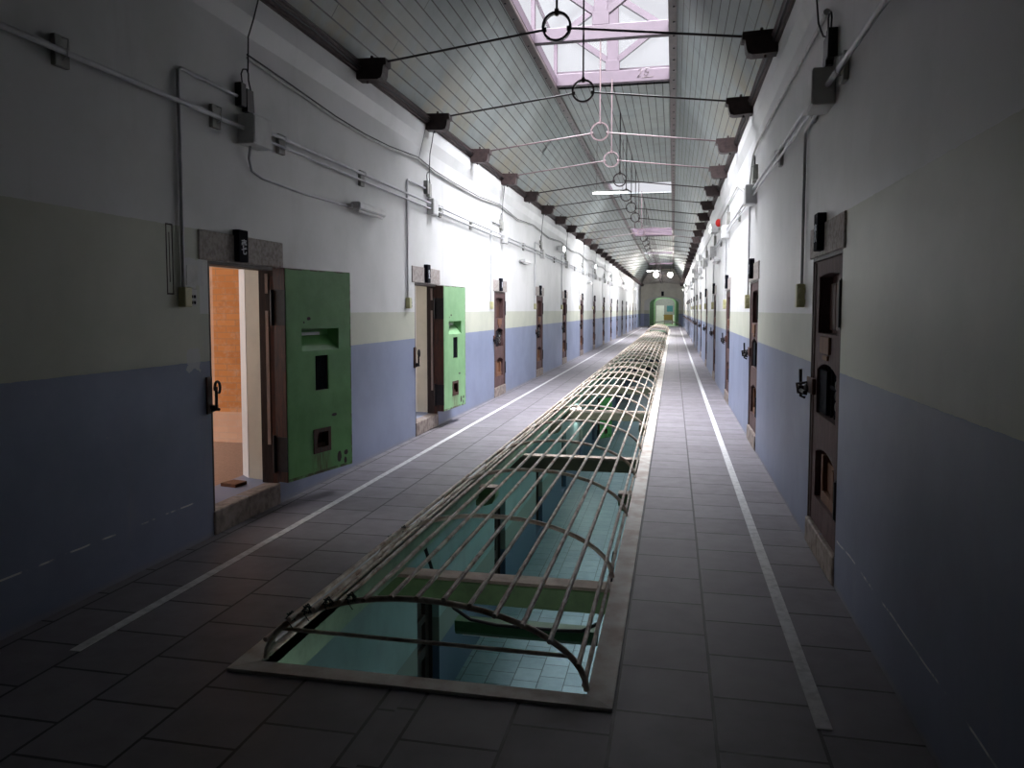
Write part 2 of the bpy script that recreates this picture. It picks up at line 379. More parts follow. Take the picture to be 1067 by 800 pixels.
M['ebox'] = simple('grey_painted_box', (0.66, 0.66, 0.65, 1), 0.45, 0, 0.2, 6)
M['bracket'] = simple('drab_wooden_bracket', (0.34, 0.34, 0.31, 1), 0.6, 0, 0.3, 12)
M['switch'] = simple('yellowed_switch_box', (0.52, 0.50, 0.28, 1), 0.5, 0, 0.25, 12)
M['outlet'] = simple('grey_outlet_plastic', (0.5, 0.5, 0.48, 1), 0.5, 0, 0.2, 12)
M['cable'] = simple('black_cable', (0.015, 0.015, 0.017, 1), 0.5, 0, 0.2)
M['wcable'] = simple('painted_over_cable', (0.52, 0.52, 0.50, 1), 0.5, 0, 0.3)
M['kerb'] = simple('rust_stained_cream_kerb', (0.78, 0.76, 0.70, 1), 0.55, 0, 0.4, 5, dark=(0.48, 0.37, 0.30, 1), bump=0.3)
M['bar'] = simple('rust_stained_cream_bars', (0.78, 0.71, 0.62, 1), 0.5, 0, 0.5, 9, dark=(0.36, 0.22, 0.14, 1), bump=0.2)
M['wire'] = simple('dark_green_wire', (0.02, 0.05, 0.045, 1), 0.5, 0.3, 0.4, 20)
M['slabedge'] = simple('green_painted_slab_edge', (0.30, 0.46, 0.32, 1), 0.55, 0, 0.35, 6, bump=0.2)
M['lceil'] = simple('lower_ceiling_paint', (0.45, 0.50, 0.45, 1), 0.6, 0, 0.2, 3)
M['line'] = simple('worn_white_floor_paint', (0.74, 0.74, 0.74, 1), 0.55, 0, 0.35, 18)
M['lantern'] = simple('mauve_painted_timber', (0.050, 0.031, 0.044, 1), 0.55, 0, 0.2, 5, bump=0.1)
M['endwall'] = simple('aged_plaster', (0.50, 0.49, 0.42, 1), 0.65, 0, 0.3, 2)
M['cream'] = simple('cream_plaster_reveal', (0.62, 0.58, 0.47, 1), 0.6, 0, 0.12, 4)
M['whitep'] = simple('white_plaster', (0.80, 0.78, 0.76, 1), 0.6, 0, 0.1, 4)
M['cellfloor'] = wood_mat('cell_floor_boards', (0.34, 0.22, 0.16, 1), (0.20, 0.125, 0.09, 1), None, 0.5)
M['red'] = simple('red_alarm_plastic', (0.65, 0.02, 0.015, 1), 0.35, 0, 0.1)
M['ltile'] = tile_mat('lower_painted_tiles', (0.18, 0.245, 0.27, 1), (0.11, 0.16, 0.18, 1))
M['tealbeam_top'] = simple('bare_beam_top', (0.46, 0.37, 0.31, 1), 0.7, 0, 0.3, 9)
M['farfloor'] = simple('green_far_floor', (0.22, 0.42, 0.18, 1), 0.3, 0, 0.2)
M['fargreen'] = simple('green_far_wall', (0.10, 0.20, 0.10, 1), 0.5, 0, 0.3)
M['farlime'] = simple('light_green_arch_paint', (0.35, 0.62, 0.32, 1), 0.5, 0, 0.2)
M['teal'] = simple('teal_notice_board', (0.06, 0.22, 0.26, 1), 0.5, 0, 0.2)
M['mustard'] = simple('mustard_brown_cabinet_wood', (0.24, 0.14, 0.03, 1), 0.5, 0, 0.2)
M['greentrough'] = simple('dark_green_painted_steel', (0.035, 0.11, 0.045, 1), 0.35, 0.1, 0.3, 8)

def beam_mat():
    t = NT('beam_green_sides_bare_top'); g = t.node('ShaderNodeNewGeometry'); v, x, y, z = t.pos()
    n = t.noise(v, 6, 5); c = t.mix(t.ramp(n, 0.35, 0.75), (0.22, 0.37, 0.17, 1), (0.15, 0.25, 0.12, 1))
    return t.out(c, 0.5, 0, 0.4)
M['beam'] = beam_mat()
M['beam_olive'] = simple('olive_grey_beam_paint', (0.17, 0.175, 0.115, 1), 0.5, 0, 0.3, 6)
def glass():
    t = NT('skylight_glass'); tr = t.node('ShaderNodeBsdfTransparent'); tr.inputs[0].default_value = (0.95, 0.96, 0.97, 1)
    gl = t.node('ShaderNodeBsdfGlossy'); gl.inputs['Roughness'].default_value = 0.2; mx = t.node('ShaderNodeMixShader'); mx.inputs[0].default_value = 0.04
    t.link(tr.outputs[0], mx.inputs[1]); t.link(gl.outputs[0], mx.inputs[2]); t.link(mx.outputs[0], t.n['Material Output'].inputs[0]); return t.m
M['glass'] = glass()
def emit(name, col, s):
    t = NT(name); t.b.inputs['Base Color'].default_value = (0.8, 0.8, 0.8, 1); t.b.inputs['Emission Color'].default_value = col; t.b.inputs['Emission Strength'].default_value = s; return t.m
M['globe'] = emit('glowing_opal_glass', (1, 0.97, 0.93, 1), 6.0)
M['tube'] = emit('glowing_fluorescent_tube', (0.95, 1.0, 0.97, 1), 14.0)
M['tube_low'] = emit('dim_added_tube', (0.85, 1.0, 0.97, 1), 2.0)
M['tube_off'] = simple('unlit_fluorescent_tube', (0.80, 0.80, 0.80, 1), 0.3, 0, 0.05)

# ------------------------------------------------------------------ structure: floors
OP0, OP1 = -1.922, -0.218          # outer kerb edge
OI0, OI1 = -1.81, -0.33            # opening in the floor
WELLS = [(2.985, 47.2), (49.4, 64.4)]
m = MB()
def slab(x0, x1, y0, y1): m.box(x0, x1, y0, y1, -0.2, 0.0)
slab(XL-0.5, OP0+0.02, BACKY, ENDY+14); slab(OP1-0.02, XR+0.5, BACKY, ENDY+14)
ys = [BACKY]+[q for w in WELLS for q in (w[0]+0.02, w[1]-0.02)]+[ENDY+14]
for i in range(0, len(ys), 2): slab(OP0+0.02, OP1-0.02, ys[i], ys[i+1])
tag(m.build('floor', M['tile']), 'dark stone tiled corridor floor with long central light well', 'floor', kind='structure')
m = MB(); m.box(XL-0.5, XR+0.5, BACKY, ENDY, -4.2, -4.0)
tag(m.build('floor_lower', M['ltile']), 'teal painted tiled floor of the storey below', 'floor', kind='structure')
# underside of the slab and green edges of the light well
m = MB()
for y0, y1 in WELLS:
    m.box(OI0-0.03, OI0, y0+0.09, y1-0.09, -0.2, 0.0); m.box(OI1, OI1+0.03, y0+0.09, y1-0.09, -0.2, 0.0)
    m.box(OI0-0.03, OI1+0.03, y0+0.06, y0+0.09, -0.2, 0.0); m.box(OI0-0.03, OI1+0.03, y1-0.09, y1-0.06, -0.2, 0.0)
tag(m.build('trim_well_edge', M['slabedge']), 'green painted slab edge lining the floor light well', 'slab edge', kind='structure')
m = MB()
for y0, y1 in WELLS:
    m.box(XL, OI0-0.03, y0, y1, -0.215, -0.201); m.box(OI1+0.03, XR, y0, y1, -0.215, -0.201)
m.box(XL, XR, BACKY, WELLS[0][0]+0.06, -0.215, -0.201)
tag(m.build('ceiling_lower', M['lceil']), 'pale painted ceiling of the storey below', 'ceiling', kind='structure')
# kerbs: mitred cream frame round each well
for i, (y0, y1) in enumerate(WELLS):
    m = MB(); O = [(OP0, y0), (OP1, y0), (OP1, y1), (OP0, y1)]; I = [(OI0, y0+0.095), (OI1, y0+0.095), (OI1, y1-0.095), (OI0, y1-0.095)]
    for k in range(4):
        l = (k+1) % 4; g = 0.0015
        quad = [O[k], O[l], I[l], I[k]]
        dx, dy = O[l][0]-O[k][0], O[l][1]-O[k][1]; L = math.hypot(dx, dy); dx /= L; dy /= L
        quad = [(O[k][0]+dx*g, O[k][1]+dy*g), (O[l][0]-dx*g, O[l][1]-dy*g), (I[l][0]-dx*g, I[l][1]-dy*g), (I[k][0]+dx*g, I[k][1]+dy*g)]
        m.prism(quad, 'z', -0.06, 0.014)
    tag(m.build('kerb', M['kerb']), ['rust stained cream kerb framing the long near light well', 'cream kerb framing the short far light well'][i], 'kerb', kind='structure')
# painted lines
for x0, x1, nm, lb in ((-2.762, -2.706, 'floor_marking_line', 'long white painted line on the tiles by the open green doors'), (0.556, 0.616, 'floor_marking_line', 'long white painted line on the tiles beside the wall of closed doors')):
    m = MB(); y = 3.02
    while y < 70:
        y2 = min(y+3.2, 70.0); m.box(x0, x1, y, y2-0.004, 0.0005, 0.0035); y = y2
    tag(m.build(nm, M['line']), lb, 'floor line', kind='structure')

# ------------------------------------------------------------------ structure: walls
LD = [5.29+PITCHY*k for k in range(15)]     # left door centres
RD = [5.11+PITCHY*k for k in range(15)]
DW = 0.94; DZ0, DZ1 = 0.175, 1.945
WT = 0.455
OPEN = {0, 1}
def long_wall(name, X, sgn, centres, z0, z1, dz0, dz1, label, opened=(), base=0.0):
    """sgn: direction away from the corridor (-1 left, +1 right)"""
    m = MB(); y = BACKY
    for k, c in enumerate(centres):
        a, b = c-DW/2, c+DW/2
        m.box(X, X+sgn*WT, y, a, z0, z1)
        m.box(X, X+sgn*WT, a, b, dz1, z1); m.box(X, X+sgn*WT, a, b, z0, dz0-0.002)
        if k not in opened: m.box(X+sgn*0.33, X+sgn*WT, a, b, dz0, dz1)
        y = b
        if k in opened:
            m.prism([(X, b), (X, b+0.3), (X+sgn*WT, b+0.3), (X+sgn*WT, b+0.205), (-3.512, b+0.10), (-3.33, b+0.055), (X+sgn*0.145, b)], 'z', z0, z1); y = b+0.3
            m.box(X+sgn*0.145, X+sgn*WT, b, b+0.3, dz1, z1); m.box(X+sgn*0.145, X+sgn*WT, b, b+0.3, z0, dz0-0.002)
    m.box(X, X+sgn*WT, y, ENDY, z0, z1)
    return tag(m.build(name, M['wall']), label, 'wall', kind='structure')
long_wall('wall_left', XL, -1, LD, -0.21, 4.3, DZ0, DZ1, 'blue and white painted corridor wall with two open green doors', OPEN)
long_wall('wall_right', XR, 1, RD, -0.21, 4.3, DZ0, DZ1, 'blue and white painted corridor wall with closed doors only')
# the storey below
def lower_wall_mat():
    t = NT('lower_painted_plaster'); v, x, y, z = t.pos(); n = t.noise(v, 1.6, 6, 0.6)
    up = t.mix(t.ramp(n, 0.35, 0.75), (0.27, 0.36, 0.35, 1), (0.22, 0.28, 0.265, 1)); mid = (0.19, 0.21, 0.175, 1); lo = (0.07, 0.10, 0.16, 1)
    c = t.mix(t.math('GREATER_THAN', z, -3.10), lo, mid); c = t.mix(t.math('GREATER_THAN', z, -2.72), c, up); return t.out(c, 0.5, 0, 0.4)
M['lwall'] = lower_wall_mat()
def lower_wall(name, X, sgn, centres, label, opened=()):
    m = MB(); y = BACKY
    for k, c in enumerate(centres):
        a, b = c-DW/2, c+DW/2
        m.box(X, X+sgn*0.4, y, a, -4.0, -0.22); m.box(X, X+sgn*0.4, a, b, -2.055, -0.22); m.box(X, X+sgn*0.4, a, b, -4.0, -3.83); m.box(X+sgn*0.33, X+sgn*0.4, a, b, -3.83, -2.055); y = b
    m.box(X, X+sgn*0.4, y, ENDY, -4.0, -0.22)
    return tag(m.build(name, M['lwall']), label, 'wall', kind='structure')
lower_wall('wall_lower_left', XL, -1, LD, 'teal and navy painted wall of the storey below')
lower_wall('wall_lower_right', XR, 1, RD, 'shaded painted wall of the storey below under the closed doors')
m = MB(); m.box(XL-0.5, XR+0.5, BACKY-0.2, BACKY, -4.2, 6.2)
tag(m.build('wall_back', M['wall']), 'plain wall closing the near end of the corridor', 'wall', kind='structure')
m = MB(); m.box(XL-0.5, XR+0.5, ENDY, ENDY+0.2, -4.2, -0.2)
tag(m.build('wall_lower_end', M['lwall']), 'wall closing the far end of the storey below', 'wall', kind='structure')
# cornice mouldings
for nm, X, s, lb in (('trim_left', XL, 1, 'white plaster moulding along the wall top above the green doors'), ('trim_right', XR, -1, 'white plaster moulding along the wall top above the closed doors')):
    m = MB(); m.prism([(X, 3.66), (X+s*0.045, 3.80), (X+s*0.045, 3.985), (X, 3.985)], 'y', BACKY, ENDY)
    tag(m.build(nm, M['wall']), lb, 'moulding', kind='structure')
# wall plates with rough cables
for nm, X, s, lb in (('beam_plate_left', XL, 1, 'dark brown timber plate with cables where ceiling meets the green door wall'), ('beam_plate_right', XR, -1, 'dark brown timber plate with cables where ceiling meets the closed door wall')):
    root = empty(nm, (X, 0, 4.0)); tag(root, lb, 'wall plate', kind='structure')
    m = MB(); m.box(0, s*0.075, BACKY, ENDY, -0.015, 0.075); m.box(0, s*0.05, BACKY, ENDY, -0.035, -0.015); m.build('plate', M['plate'], root)
    for q in range(3):
        pts = []; y = BACKY+0.5; ph = random.random()*6
        while y < ENDY-1: pts.append((s*(0.088+0.006*q), y, 0.02+0.022*q-0.015*abs(sin(y*pi/2.2+0.2))+0.006*sin(y*3+ph))); y += 0.37
        m = MB(); m.tube(pts, 0.008, 5); m.build('cable', M['plate'] if q else M['cable'], root)

# ceiling: sloped sides and flat middle with skylight holes
m = MB()
def quad_slab(p0, p1, y0, y1, t=0.04):
    (xa, za), (xb, zb) = p0, p1
    m.face([(xa, y0, za), (xa, y1, za), (xb, y1, zb), (xb, y0, zb)]); m.face([(xa, y0, za+t*3), (xb, y0, zb+t), (xb, y1, zb+t), (xa, y1, za+t*3)])
    m.face([(xb, y0, zb), (xb, y1, zb), (xb, y1, zb+t), (xb, y0, zb+t)])
quad_slab((XL-0.08, 3.93), (RX0, CZ), BACKY, ENDY); quad_slab((XR+0.08, 3.93), (RX1, CZ), BACKY, ENDY)
yy = [BACKY]+[q for s_ in SKYLIGHTS for q in s_]+[ENDY]
for i in range(0, len(yy), 2): m.box(RX0-0.02, RX1+0.02, yy[i], yy[i+1], CZ, CZ+0.05)
tag(m.build('ceiling', M['boards']), 'grey green boarded ceiling with sloping sides', 'ceiling', kind='structure')
for nm, x0, lb in (('beam_runner_left', RX0, 'long dark brown bolted ceiling runner on the green door side'), ('beam_runner_right', RX1, 'long dark brown bolted ceiling runner on the closed door side')):
    root = empty(nm, (x0, 0, CZ)); tag(root, lb, 'ceiling runner', kind='structure')
    m = MB(); m.cbox(-0.075, 0.075, BACKY, ENDY, -0.06, 0.0, 0.01); m.build('runner', M['runner'], root)
    m = MB(); y = 4.0
    while y < 40: m.lathe((0, y, -0.073), [(0, 0), (0.016, 0), (0.016, 0.014)], 6); y += 0.55
    b = m.build('bolts', M['black_iron'], root); b['kind'] = 'stuff'

# skylight lanterns
EAVE, APEX = 6.55, 7.30
for i, (a, b) in enumerate(SKYLIGHTS):
    root = empty('window_%d' % (i+1), (XC, (a+b)/2, CZ)); hy = (b-a)/2
    tag(root, ORD[i]+' roof skylight from the camera end, white framed lantern', 'skylight', 'roof skylights', kind='structure')
    m = MB()   # curb
    for sx in (-1, 1): m.box(sx*1.0, sx*1.08, -hy, hy, 0.0, 0.16)
    m.box(-1.08, 1.08, -hy-0.05, -hy, 0.0, 0.30); m.box(-1.08, 1.08, hy, hy+0.05, -0.0, 0.02 if i in (1, 3) else 0.30)
    for sy in (-1, 1):
        m.prism([(-1.12, 0.0), (1.12, 0.0), (1.12, EAVE-CZ), (0, APEX-CZ), (-1.12, EAVE-CZ)], 'y', sy*(hy+0.05), sy*(hy+0.09)) if i and not (i in (1, 3) and sy > 0) else None
    m.box(-1.10, -1.06, -hy, hy, EAVE-CZ-0.05, EAVE-CZ); m.box(1.06, 1.10, -hy, hy, EAVE-CZ-0.05, EAVE-CZ)
    m.box(-0.03, 0.03, -hy, hy, APEX-CZ-0.1, APEX-CZ-0.01)
    m.build('window_frame', M['lantern'], root)
    g = MB()
    for sx in (-1, 1):
        g.face([(sx*1.08, -hy, 0.16), (sx*1.08, hy, 0.16), (sx*1.08, hy, EAVE-CZ), (sx*1.08, -hy, EAVE-CZ)])
        g.face([(sx*1.12, -hy-0.05, EAVE-CZ), (sx*1.12, hy+0.05, EAVE-CZ), (0, hy+0.05, APEX-CZ), (0, -hy-0.05, APEX-CZ)])
    if i in (0, 1, 3):
        for sy in ((-1, 1) if i == 0 else (1,)): g.face([(-1.08, sy*(hy+0.04), 0.02 if i else 0.30), (1.08, sy*(hy+0.04), 0.02 if i else 0.30), (1.08, sy*(hy+0.04), EAVE-CZ), (0, sy*(hy+0.04), APEX-CZ), (-1.08, sy*(hy+0.04), EAVE-CZ)])
    g.build('pane', M['glass'], root)
    # king-post trusses
    ty = [11.85-(a+b)/2, hy-0.12] if i == 0 else ([0.0] if b-a > 4 else [])
    for y in ty:
        t = MB(); d = 0.06
        t.cbox(-1.06, 1.06, y-d, y+d, 0.0, 0.21, 0.006)
        t.cbox(-0.10, 0.10, y-0.055, y+0.055, 0.21, APEX-CZ-0.1, 0.005)
        t.cbox(-0.125, 0.125, y-0.058, y+0.058, 0.21, 0.40, 0.005)
        for sx in (-1, 1):
            t.prism([(sx*0.10, 0.36), (sx*0.10, 0.48), (sx*0.74, 0.95), (sx*0.80, 0.87)], 'y', y-0.04, y+0.04)
            t.prism([(sx*1.06, EAVE-CZ-0.02), (sx*1.06, EAVE-CZ-0.15), (0, APEX-CZ-0.17), (0, APEX-CZ-0.04)], 'y', y-0.045, y+0.045)
            t.cbox(sx*1.0, sx*1.06, y-0.05, y+0.05, 0.2, EAVE-CZ, 0.004)
        t.build('truss', M['lantern'], root)
    if i == 0:  # handwritten mark on the end beam
        t = MB(); y = hy-0.0
        for st in ([(0.46, 0.22), (0.52, 0.25), (0.50, 0.17), (0.44, 0.10), (0.50, 0.11)], [(0.60, 0.24), (0.57, 0.19), (0.64, 0.18), (0.60, 0.12), (0.56, 0.15)], [(0.58, 0.25), (0.68, 0.25)], [(0.52, 0.09), (0.72, 0.10)]):
            t.tube([(p[0], ty[1]-0.0615, p[1]-0.03) for p in st], 0.006, 4)
        t.build('handwritten_mark', M['runner'], root)

# ------------------------------------------------------------------ far end wall with arch, green room beyond
def arch_wall(name, x0, x1, ztop, y0, y1, ax0, ax1, spring, crown, mat, label, floorz=0.0):
    m = MB(); cx, hw = (ax0+ax1)/2, (ax1-ax0)/2; N = 16
    arc = [(cx-hw*cos(pi*k/N), spring+(crown-spring)*sin(pi*k/N)) for k in range(N+1)]
    for y in (y0, y1):
        m.face([(x0, y, floorz), (ax0, y, floorz), (ax0, y, ztop), (x0, y, ztop)]); m.face([(ax1, y, floorz), (x1, y, floorz), (x1, y, ztop), (ax1, y, ztop)])
        for k in range(N): m.face([(arc[k][0], y, arc[k][1]), (arc[k+1][0], y, arc[k+1][1]), (arc[k+1][0], y, ztop), (arc[k][0], y, ztop)])
    for k in range(N): m.face([(arc[k][0], y0, arc[k][1]), (arc[k][0], y1, arc[k][1]), (arc[k+1][0], y1, arc[k+1][1]), (arc[k+1][0], y0, arc[k+1][1])])
    m.face([(ax0, y0, floorz), (ax0, y1, floorz), (ax0, y1, spring), (ax0, y0, spring)]); m.face([(ax1, y0, floorz), (ax1, y1, floorz), (ax1, y1, spring), (ax1, y0, spring)])
    return tag(m.build(name, mat), label, 'wall', kind='structure')
def endwall_mat():
    t = NT('end_wall_paint'); v, x, y, z = t.pos(); n = t.noise(v, 1.5, 5)
    c = t.mix(t.ramp(n, 0.35, 0.75), (0.74, 0.72, 0.64, 1), (0.60, 0.58, 0.50, 1)); c = t.mix(t.math('LESS_THAN', z, 1.25), c, (0.30, 0.34, 0.52, 1)); return t.out(c, 0.6, 0, 0.3)
M['endwall'] = endwall_mat()
arch_wall('wall_end', XL-0.4, XR+0.4, 5.7, ENDY, ENDY+0.4, -2.85, 0.93-0.12, 2.35, 2.95, M['endwall'], 'grey plaster end wall with a wide arch at the far end')
arch_wall('wall_end_inner', XL-0.4, XR+0.4, 5.7, ENDY+0.4, ENDY+1.8, -2.34, 0.50, 2.25, 2.86, M['wall'], 'blue and white recessed wall inside the end arch')
arch_wall('wall_far_green', XL-0.4, XR+0.4, 4.2, ENDY+3.4, ENDY+3.8, -1.93, 0.20, 2.30, 2.92, M['fargreen'], 'dark green arch wall beyond the end arch')
m = MB(); N = 16
for k in range(N):
    f = lambda a, r: (-0.865-(1.065+r)*cos(a), 2.30+(0.62+r)*sin(a))
    a0, a1 = pi*k/N, pi*(k+1)/N
    m.prism([f(a0, -0.1), f(a1, -0.1), f(a1, 0.05), f(a0, 0.05)], 'y', ENDY+3.36, ENDY+3.84)
m.box(-1.98, -1.83, ENDY+3.36, ENDY+3.84, 0, 2.3); m.box(0.10, 0.25, ENDY+3.36, ENDY+3.84, 0, 2.3)
tag(m.build('trim_arch', M['farlime']), 'light green band round the farther arch', 'arch trim', kind='structure')
m = MB(); m.box(XL-0.5, XL, ENDY+1.8, ENDY+3.4, 0, 4.2); m.box(XL-0.5, XL, ENDY+3.8, ENDY+13, 0, 4.2); tag(m.build('wall_far_left', M['fargreen']), 'dark green side wall beyond the end arch by the white door', 'wall', kind='structure')
m = MB(); m.box(XR, XR+0.5, ENDY+1.8, ENDY+3.4, 0, 4.2); m.box(XR, XR+0.5, ENDY+3.8, ENDY+13, 0, 4.2); tag(m.build('wall_far_right', M['fargreen']), 'dark green side wall beyond the end arch opposite the white door', 'wall', kind='structure')
m = MB(); m.box(XL, XR, ENDY+13, ENDY+13.2, 0, 4.2); tag(m.build('wall_far_end', simple('grey_far_wall', (0.36, 0.36, 0.35, 1), 0.6)), 'grey wall closing the room beyond the arches', 'wall', kind='structure')
m = MB(); m.box(XL-0.5, XR+0.5, ENDY+0.6, ENDY+13.2, 4.0, 4.2); tag(m.build('ceiling_far', M['whitep']), 'ceiling of the room beyond the arches', 'ceiling', kind='structure')
m = MB(); m.box(XL, XR, ENDY+0.6, ENDY+13, 0.001, 0.02); tag(m.build('floor_far', M['farfloor']), 'glossy green floor beyond the end arch', 'floor', kind='structure')
# beams across the end bay
m = MB(); N = 12
for k in range(N):
    a0, a1 = -1+2*k/N, -1+2*(k+1)/N
    f = lambda a: 4.55+0.32*(1-a*a)
    m.prism([(XC+a0*2.0, f(a0)), (XC+a1*2.0, f(a1)), (XC+a1*2.0, f(a1)+0.2), (XC+a0*2.0, f(a0)+0.2)], 'y', ENDY-0.12, ENDY)
tag(m.build('beam_end', M['endwall']), 'shallow curved plaster band high on the end wall', 'moulding', kind='structure')
m = MB(); m.box(XL, XR, ENDY-0.08, ENDY, 3.75, 3.88); tag(m.build('trim_end', M['endwall']), 'straight plaster ledge across the end wall above the arch', 'ledge', kind='structure')

# ------------------------------------------------------------------ cells behind the two open doors
cell_lights = []
for k in (0, 1):
    c = LD[k]; y0, y1 = c-2.19, c+2.18; x1, x0 = XL-WT, -6.7
    m = MB()
    m.box(x0, x1, y1-0.01, y1, 0.1, 3.0); m.box(x0, x1, y0, y0+0.01, 0.1, 3.0)
    # back wall with a window hole
    wy0, wy1, wz0, wz1 = c-0.9, c+0.9, 1.25, 2.55
    m.box(x0-0.2, x0, y0, wy0, 0.1, 3.0); m.box(x0-0.2, x0, wy1, y1, 0.1, 3.0); m.box(x0-0.2, x0, wy0, wy1, 0.1, wz0); m.box(x0-0.2, x0, wy0, wy1, wz1, 3.0)
    tag(m.build('wall_cell_%d' % (k+1), M['brick'] if k == 0 else M['whitep']), ['orange brick walls of the cell behind the nearest open green door', 'white walls of the cell behind the farther open green door'][k], 'wall', kind='structure')
    m = MB(); m.box(x0-0.2, x1, y0, y1, 3.0, 3.1); tag(m.build('ceiling_cell_%d' % (k+1), M['whitep']), ['ceiling of the brick cell', 'ceiling of the white cell'][k], 'ceiling', kind='structure')
    m = MB(); m.box(x0, XL-0.135, c-DW/2, c+DW/2, 0.06, 0.17)
    m.box(x0, x1, y0, y1, 0.06, 0.168); m.box(x1, XL-0.15, c-DW/2, c+DW/2+0.2, 0.06, 0.169); tag(m.build('floor_cell_%d' % (k+1), M['cellfloor']), ['worn timber floor seen through the nearest open green door', 'timber floor seen through the farther open green door'][k], 'floor', kind='structure')
    m = MB(); m.box(x0-0.13, x0-0.08, wy0, wy0+0.05, wz0, wz1); m.box(x0-0.13, x0-0.08, wy1-0.05, wy1, wz0, wz1); m.box(x0-0.13, x0-0.08, wy0, wy1, wz0, wz0+0.05); m.box(x0-0.13, x0-0.08, wy0, wy1, wz1-0.05, wz1); m.box(x0-0.13, x0-0.08, c-0.025, c+0.025, wz0, wz1)
    root = m.build('window_%d' % (k+6), M['whitep']); tag(root, ['window in the back of the brick cell', 'window in the back of the white cell'][k], 'window', kind='structure')
    g = MB(); g.face([(x0-0.105, wy0, wz0), (x0-0.105, wy1, wz0), (x0-0.105, wy1, wz1), (x0-0.105, wy0, wz1)]); g.build('pane', M['glass'], root)
    # plastered hinge-side reveal and white splay
    yh = c+DW/2; e = 0.004
    m = MB(); m.prism([(-3.325, yh+0.055), (-3.512, yh+0.10), (-3.512, yh+0.10-e), (-3.325, yh+0.05)], 'z', DZ0, DZ1)
    tag(m.build('wall_reveal', M['cream']), ['cream plastered reveal of the nearest open doorway', 'cream plastered reveal of the farther open doorway'][k], 'reveal', kind='structure')
    m = MB(); m.prism([(-3.512, yh+0.10), (-3.63, yh+0.205), (-3.633, yh+0.201), (-3.516, yh+0.095)], 'z', DZ0, DZ1)
    tag(m.build('wall_splay', M['whitep']), ['bright white inner edge of the nearest open doorway', 'bright white inner edge of the farther open doorway'][k], 'reveal', kind='structure')
    dl = bpy.data.lights.new('cell_window_daylight', 'AREA'); dl.shape = 'RECTANGLE'; dl.size = 1.25; dl.size_y = 1.75; dl.energy = 42
    dlo = bpy.data.objects.new('cell_window_daylight', dl); COL.objects.link(dlo); dlo.location = (x0-0.06, c, (wz0+wz1)/2); dlo.rotation_euler = (0, radians(-90), 0)
o = MB(); o.prism([(-0.08, -0.06), (0.07, -0.09), (0.09, 0.05), (-0.05, 0.08)], 'z', 0, 0.03)
o = o.build('floor_scrap', M['orange_wood']); o.location = (-3.50, 5.60, 0.17); tag(o, 'small loose scrap of board on the floor inside the nearest open doorway', 'wood scrap')

# ------------------------------------------------------------------ doorways: lintel, sill, frame, door
def glyphs(text, size, depth, mat, parent, loc, rot):
    cu = bpy.data.curves.new('lettering', 'FONT'); cu.body = text; cu.size = size; cu.extrude = depth; cu.align_x = 'CENTER'; cu.align_y = 'CENTER'; cu.space_line = 0.62; cu.offset = 0.0012; cu.resolution_u = 3
    o = bpy.data.objects.new('lettering', cu); COL.objects.link(o)
    dg = bpy.context.evaluated_depsgraph_get(); me = bpy.data.meshes.new_from_object(o.evaluated_get(dg)); me.name = 'lettering'
    bpy.data.objects.remove(o); bpy.data.curves.remove(cu); me.materials.clear(); me.materials.append(mat)
    q = bpy.data.objects.new('lettering', me); COL.objects.link(q); q.parent = parent; q.location = loc; q.rotation_euler = rot; return q
NUM = '一二三四五六七八九十'
def sign_board(parent_loc, rz, text, label, group):
    root = empty('number_sign', parent_loc, rz)
    m = MB(); m.cbox(-0.062, 0.062, -0.055, 0.0, 0.0, 0.235, 0.004); bd = m.build('board', M['sign'], root)
    glyphs('\n'.join(text), 0.072, 0.001, M['letter'], bd, (0.0, -0.0565, 0.105), (radians(90), 0, 0))
    return tag(root, label, 'sign', group)

def arch_fill(m, x0, x1, ztop, rise, y0, y1, N=8):
    """wood filling the corners under a segmental arch head"""
    for k in range(N):
        a, b = x0+(x1-x0)*k/N, x0+(x1-x0)*(k+1)/N
        f = lambda x: ztop-rise*(2*(x-x0)/(x1-x0)-1)**2
        m.prism([(a, f(a)), (b, f(b)), (b, ztop), (a, ztop)], 'y', y0, y1)

